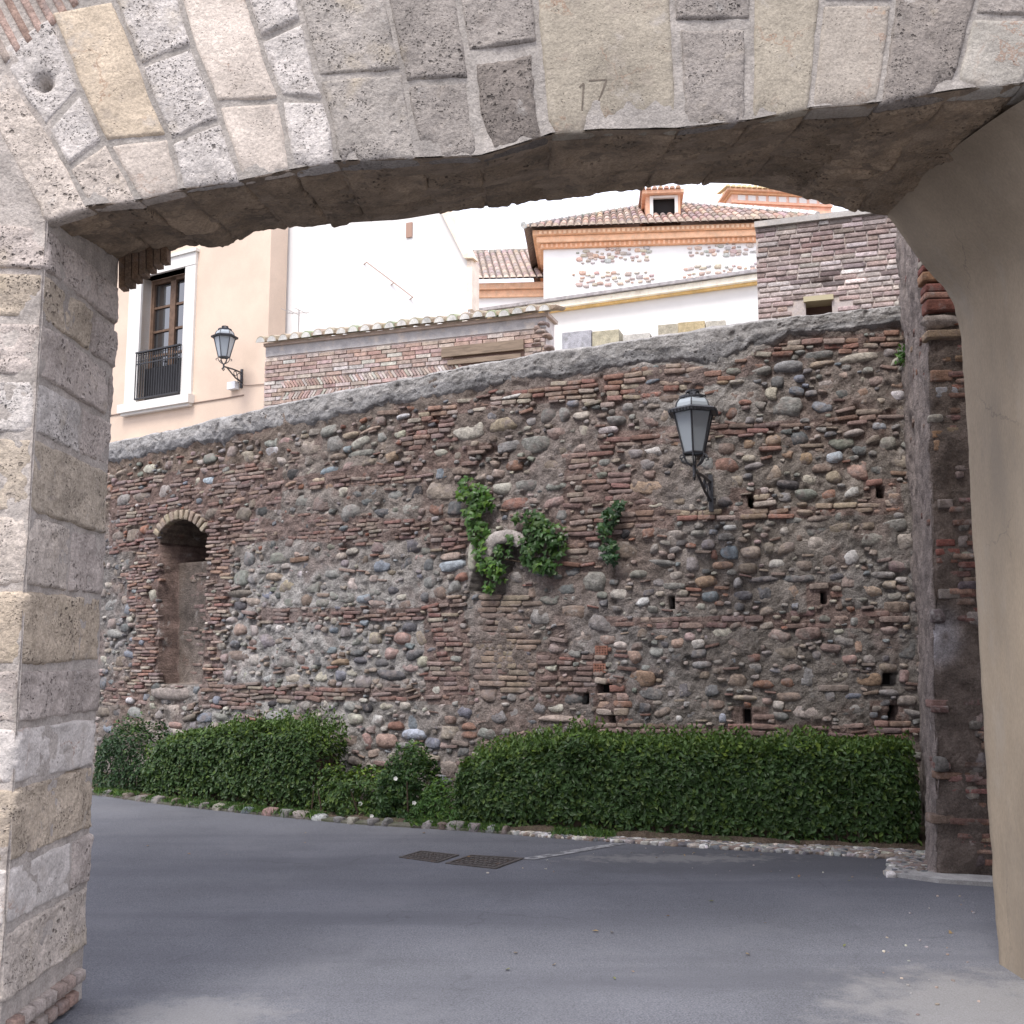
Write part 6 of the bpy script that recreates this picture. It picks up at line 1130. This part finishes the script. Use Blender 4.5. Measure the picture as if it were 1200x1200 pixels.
FA = Frame(atY(552, 333, 36.5), 4)                                    # annex roof left of the church
an = thing('church_annex', 'low annex with dark barrel tile roof and orange brick eaves, left of the church', 'annex', tuple(FA.at(1, ZB)))
ar = FA.px(640, 333)[0]; al = FA.px(540, 333)[0]; z0_ = FA.px(590, 332)[1]; rz = FA.px(590, 296, -4.5)[1]
m = MB(); FA.box(m, al, ar, ZB, FA.px(590, 349)[1], -4.6, 0); m.build('wall', M_WHITE, an); m = MB(); zz4 = [FA.px(590, y)[1] for y in (334, 341, 349)]; FA.box(m, al + .2, ar, zz4[1], zz4[0], -4.6, .25, (.56, .34, .22)); FA.box(m, al + .3, ar, zz4[2], zz4[1] - .012, -4.6, .12, (.60, .37, .24)); m.build('cornice', M_ORANGE, an)
lfx = FA.px(541, 296, -4.5)[0]
m = MB(); m.add([FA.at(al + .2, z0_, .45), FA.at(ar, z0_, .45), FA.at(ar, rz, -4.5), FA.at(lfx, rz, -4.5)], [(0, 1, 2, 3)], (.2, .16, .14)); m.build('roof_deck', M_TILE, an)
m = MB(); u = al + .25
while u < ar + 2:
    uo = u + (lfx - al - .2); ub_ = min(u, ar)
    for q in range(9):
        t0, t1 = q / 9, (q + 1.1) / 9; pa_ = FA.at(u + (uo - u) * t0, z0_ + .05 + (rz - z0_) * t0, .45 - 4.95 * t0); pb2 = FA.at(u + (uo - u) * t1, z0_ + .04 + (rz - z0_) * t1, .45 - 4.95 * t1)
        if u + (uo - u) * t0 < ar + .1: halfround(m, pa_, pb2, .10, FA.t, (0, 0, 1), None, jit([(.33, .25, .22), (.29, .23, .21), (.36, .28, .24)][rng.integers(3)], .15), 5)
    if u < ar: halfround(m, FA.at(u, z0_ + .05, .48), FA.at(u, z0_ + .05, .45), .095, FA.t, (0, 0, 1), None, (.66, .55, .46), 5)
    u += .235
o = m.build('roof_tiles', M_TILE, an); o['kind'] = 'stuff'
m = MB()
for q in range(16): u = lfx + q * .55; m.tube(FA.at(u, rz + .08, -4.5), FA.at(u + .5, rz + .1, -4.5), .13, .12, 6, jit((.56, .54, .5)))
m.build('ridge_tiles', M_TILE, an)

FT = Frame(atY(852, 230, 50.0), -6)                                   # bell tower
tw = thing('bell_tower', 'orange brick bell tower with arched openings and white frieze squares, behind the church roof', 'tower', tuple(FT.at(2, ZB)))
g = lambda x, y: FT.px(x, y); tr = g(974, 245)[0]; e0 = g(850, 222)[1]
m = MB(); fz0, fz1 = g(870, 236)[1], g(870, 228)[1]; arch = [(944, 14), (894, 13)]; OB = (.62, .36, .26)
zt_ = g(870, 240)[1]; zlow = g(870, 300)[1]
ax_ = [(g(x - w_ / 2, 255)[0], g(x + w_ / 2, 255)[0]) for x, w_ in arch][::-1]; zA = g(944, 254)[1]; us_ = .25
edges = [us_] + [e for a in ax_ for e in a] + [tr]
for a, b in zip(edges[::2], edges[1::2]): FT.box(m, a, b, ZB, zt_, -6, 0, OB)
for a, b in ax_:
    r = (b - a) / 2; c = (a + b) / 2; n = 10; pl = [(a, zA)] + [(c - r * math.cos(math.pi * k / n), zA + r * math.sin(math.pi * k / n)) for k in range(1, n)] + [(b, zA)]
    for k in range(n): FT.prism(m, [pl[k], pl[k + 1], (pl[k + 1][0], zt_), (pl[k][0], zt_)], -1.0, 0, OB)
    FT.box(m, a, b, ZB, zlow, -6, 0, OB); FT.box(m, a, b, zlow, zt_, -1.6, -1.5, (.60, .27, .08))
FT.box(m, us_, tr, zt_, fz0, -6, .0, OB); FT.box(m, us_, tr, fz0, fz1, -6, -.01, (.64, .42, .33)); FT.box(m, us_ - .1, tr + .1, fz1, g(870, 226)[1], -6.1, .12, (.66, .40, .24)); FT.box(m, us_ - .3, tr + .3, g(870, 226)[1], e0 - .02, -6.3, .3, (.60, .36, .24)); FT.box(m, us_ - .05, tr + .05, fz0 - .12, fz0, -6, .1, (.60, .34, .24)); FT.box(m, us_ - .05, tr + .05, zt_ - .35, zt_ - .2, -6, .09, (.62, .38, .27)); m.build('tower_wall', M_ORANGE, tw)
m = MB(); stp = (g(881, 232)[0] - g(869, 232)[0])
for k in range(9): u = g(869, 232)[0] + k * stp; FT.box(m, u - stp * .36, u + stp * .36, fz0 + .04, fz1 - .04, -.02, .03)
m.build('frieze_square', M_WHITE, tw)
m = MB()
for x in (864, 918, 967): u = g(x, 250)[0]; FT.box(m, u - .22, u + .22, ZB, zt_ - .35, 0, .12, (.62, .40, .30))
m.build('pilaster', M_ORANGE, tw)
m = MB()
for x, y, hw_ in ((873, 208.5, 19), (906, 211.5, 17), (945, 214, 17)): u, z = FT.px(x, y, -1.5); hw__ = hw_ * .04; c = FT.at(u, z, -1.5); q = [FT.at(u - hw__, e0, .2), FT.at(u + hw__, e0, .2), FT.at(u + hw__, e0, -3.2), FT.at(u - hw__, e0, -3.2)]; m.add(q + [c], [(0, 1, 4), (1, 2, 4), (2, 3, 4), (3, 0, 4)], (.55, .50, .44))
m.build('roof', M_TILE, tw)
m = MB(); u = us_ - .3
while u < tr + .3: halfround(m, FT.at(u, e0 - .02, .42), FT.at(u, e0 + .28, -1.2), .12, FT.t, (0, 0, 1), None, (.62, .50, .30), 5); u += .27
m.build('eave_tiles', M_TILE, tw)

FK = Frame(atY(887, 320, 12.3), 18)                                   # brick wall, upper right
bw = thing('brick_wall', 'weathered pink brick wall with a slit window, standing above the stone wall coping', 'wall', tuple(FK.at(1, ZB)))
kt = FK.px(890, 267)[1]; kr = FK.px(1150, 300)[0]; sl0, sl1 = FK.px(944, 360)[0], FK.px(975, 358)[0]; sz1 = FK.px(958, 352)[1]
m = MB(); FK.box(m, 0, sl0, ZB, kt, -.5, -.012, (.40, .355, .335)); FK.box(m, sl1, kr, ZB, kt, -.5, -.012, (.40, .355, .335)); FK.box(m, sl0, sl1, sz1, kt, -.5, -.012, (.40, .355, .335)); FK.box(m, -.01, kr, kt, kt + .07, -.55, .04, (.36, .34, .32)); m.build('wall_body', M_ORANGE, bw)
m = MB(); FK.box(m, sl0 - .02, sl1 + .02, sz1 - .01, sz1 + .05, -.3, .03); m.build('lintel', plain('pale_lintel', (.52, .46, .30), .8), bw)
m = MB(); FK.box(m, sl0, sl1, ZB, sz1, -.3, -.22); m.build('window_recess', plain('recess_board', (.16, .10, .085), .9), bw)
KB = [(.50, .40, .37), (.54, .45, .42), (.45, .335, .305), (.42, .33, .31), (.58, .51, .48)]; items = []; z = kt - .012; row = 0; u_lim = FK.px(1062, 330)[0]
while z > 4.55:
    u = (row % 2) * -.12 + rng.uniform(-.03, .03)
    while u < kr - .05:
        L_ = rng.choice([.24, .25, .26, .125], p=[.3, .3, .25, .15]); a, b = max(u, 0), min(u + L_ - .013, kr)
        if b - a > .05 and not (z - .02 < sz1 + .05 and b > sl0 and a < sl1):
            if b > sl0 and a < sl0 and z < sz1 + .06: b = sl0
            items.append((a, b, z - .048, z))
        u += L_
    z -= .0625 if row % 1 == 0 else .06; row += 1
def kvis(i): a, b, c, d = i; return (b - a) * (1 if a < u_lim else .1)
mid = FK.px(985, 325)
BV = BRKV; bme = BX_
items.sort(key=lambda i: -kvis(i)); rest = MB()
for k, (a, b, c, d) in enumerate(items):
    whiten = math.exp(-(((a + b) / 2 - mid[0]) / .75) ** 2 - (((c + d) / 2 - mid[1]) / .2) ** 2); col = np.array(jit(KB[rng.integers(5)])) * (1 - .75 * whiten * (rng.random() < .75)) + np.array((.58, .55, .53)) * .75 * whiten * (rng.random() < .75)
    hi = sstep(kt - .7, kt, (c + d) / 2); col = col * (1 - .3 * hi); pr = rng.uniform(.0, .016)
    if k < 290:
        Mx = np.eye(4); Mx[:3, 0] = FK.t * (b - a) / 2; Mx[:3, 1] = -FK.n * .04; Mx[:3, 2] = (0, 0, (d - c) / 2); Mx[:3, 3] = FK.at((a + b) / 2, (c + d) / 2, pr - .04); obj('brick', bme[rng.integers(9)], bw, tuple(col), Matrix(Mx.tolist()))
    else: FK.box(rest, a, b, c, d, -.02, pr, tuple(col))
o = rest.build('more_brickwork', M_BRICKA, bw); o['kind'] = 'stuff'
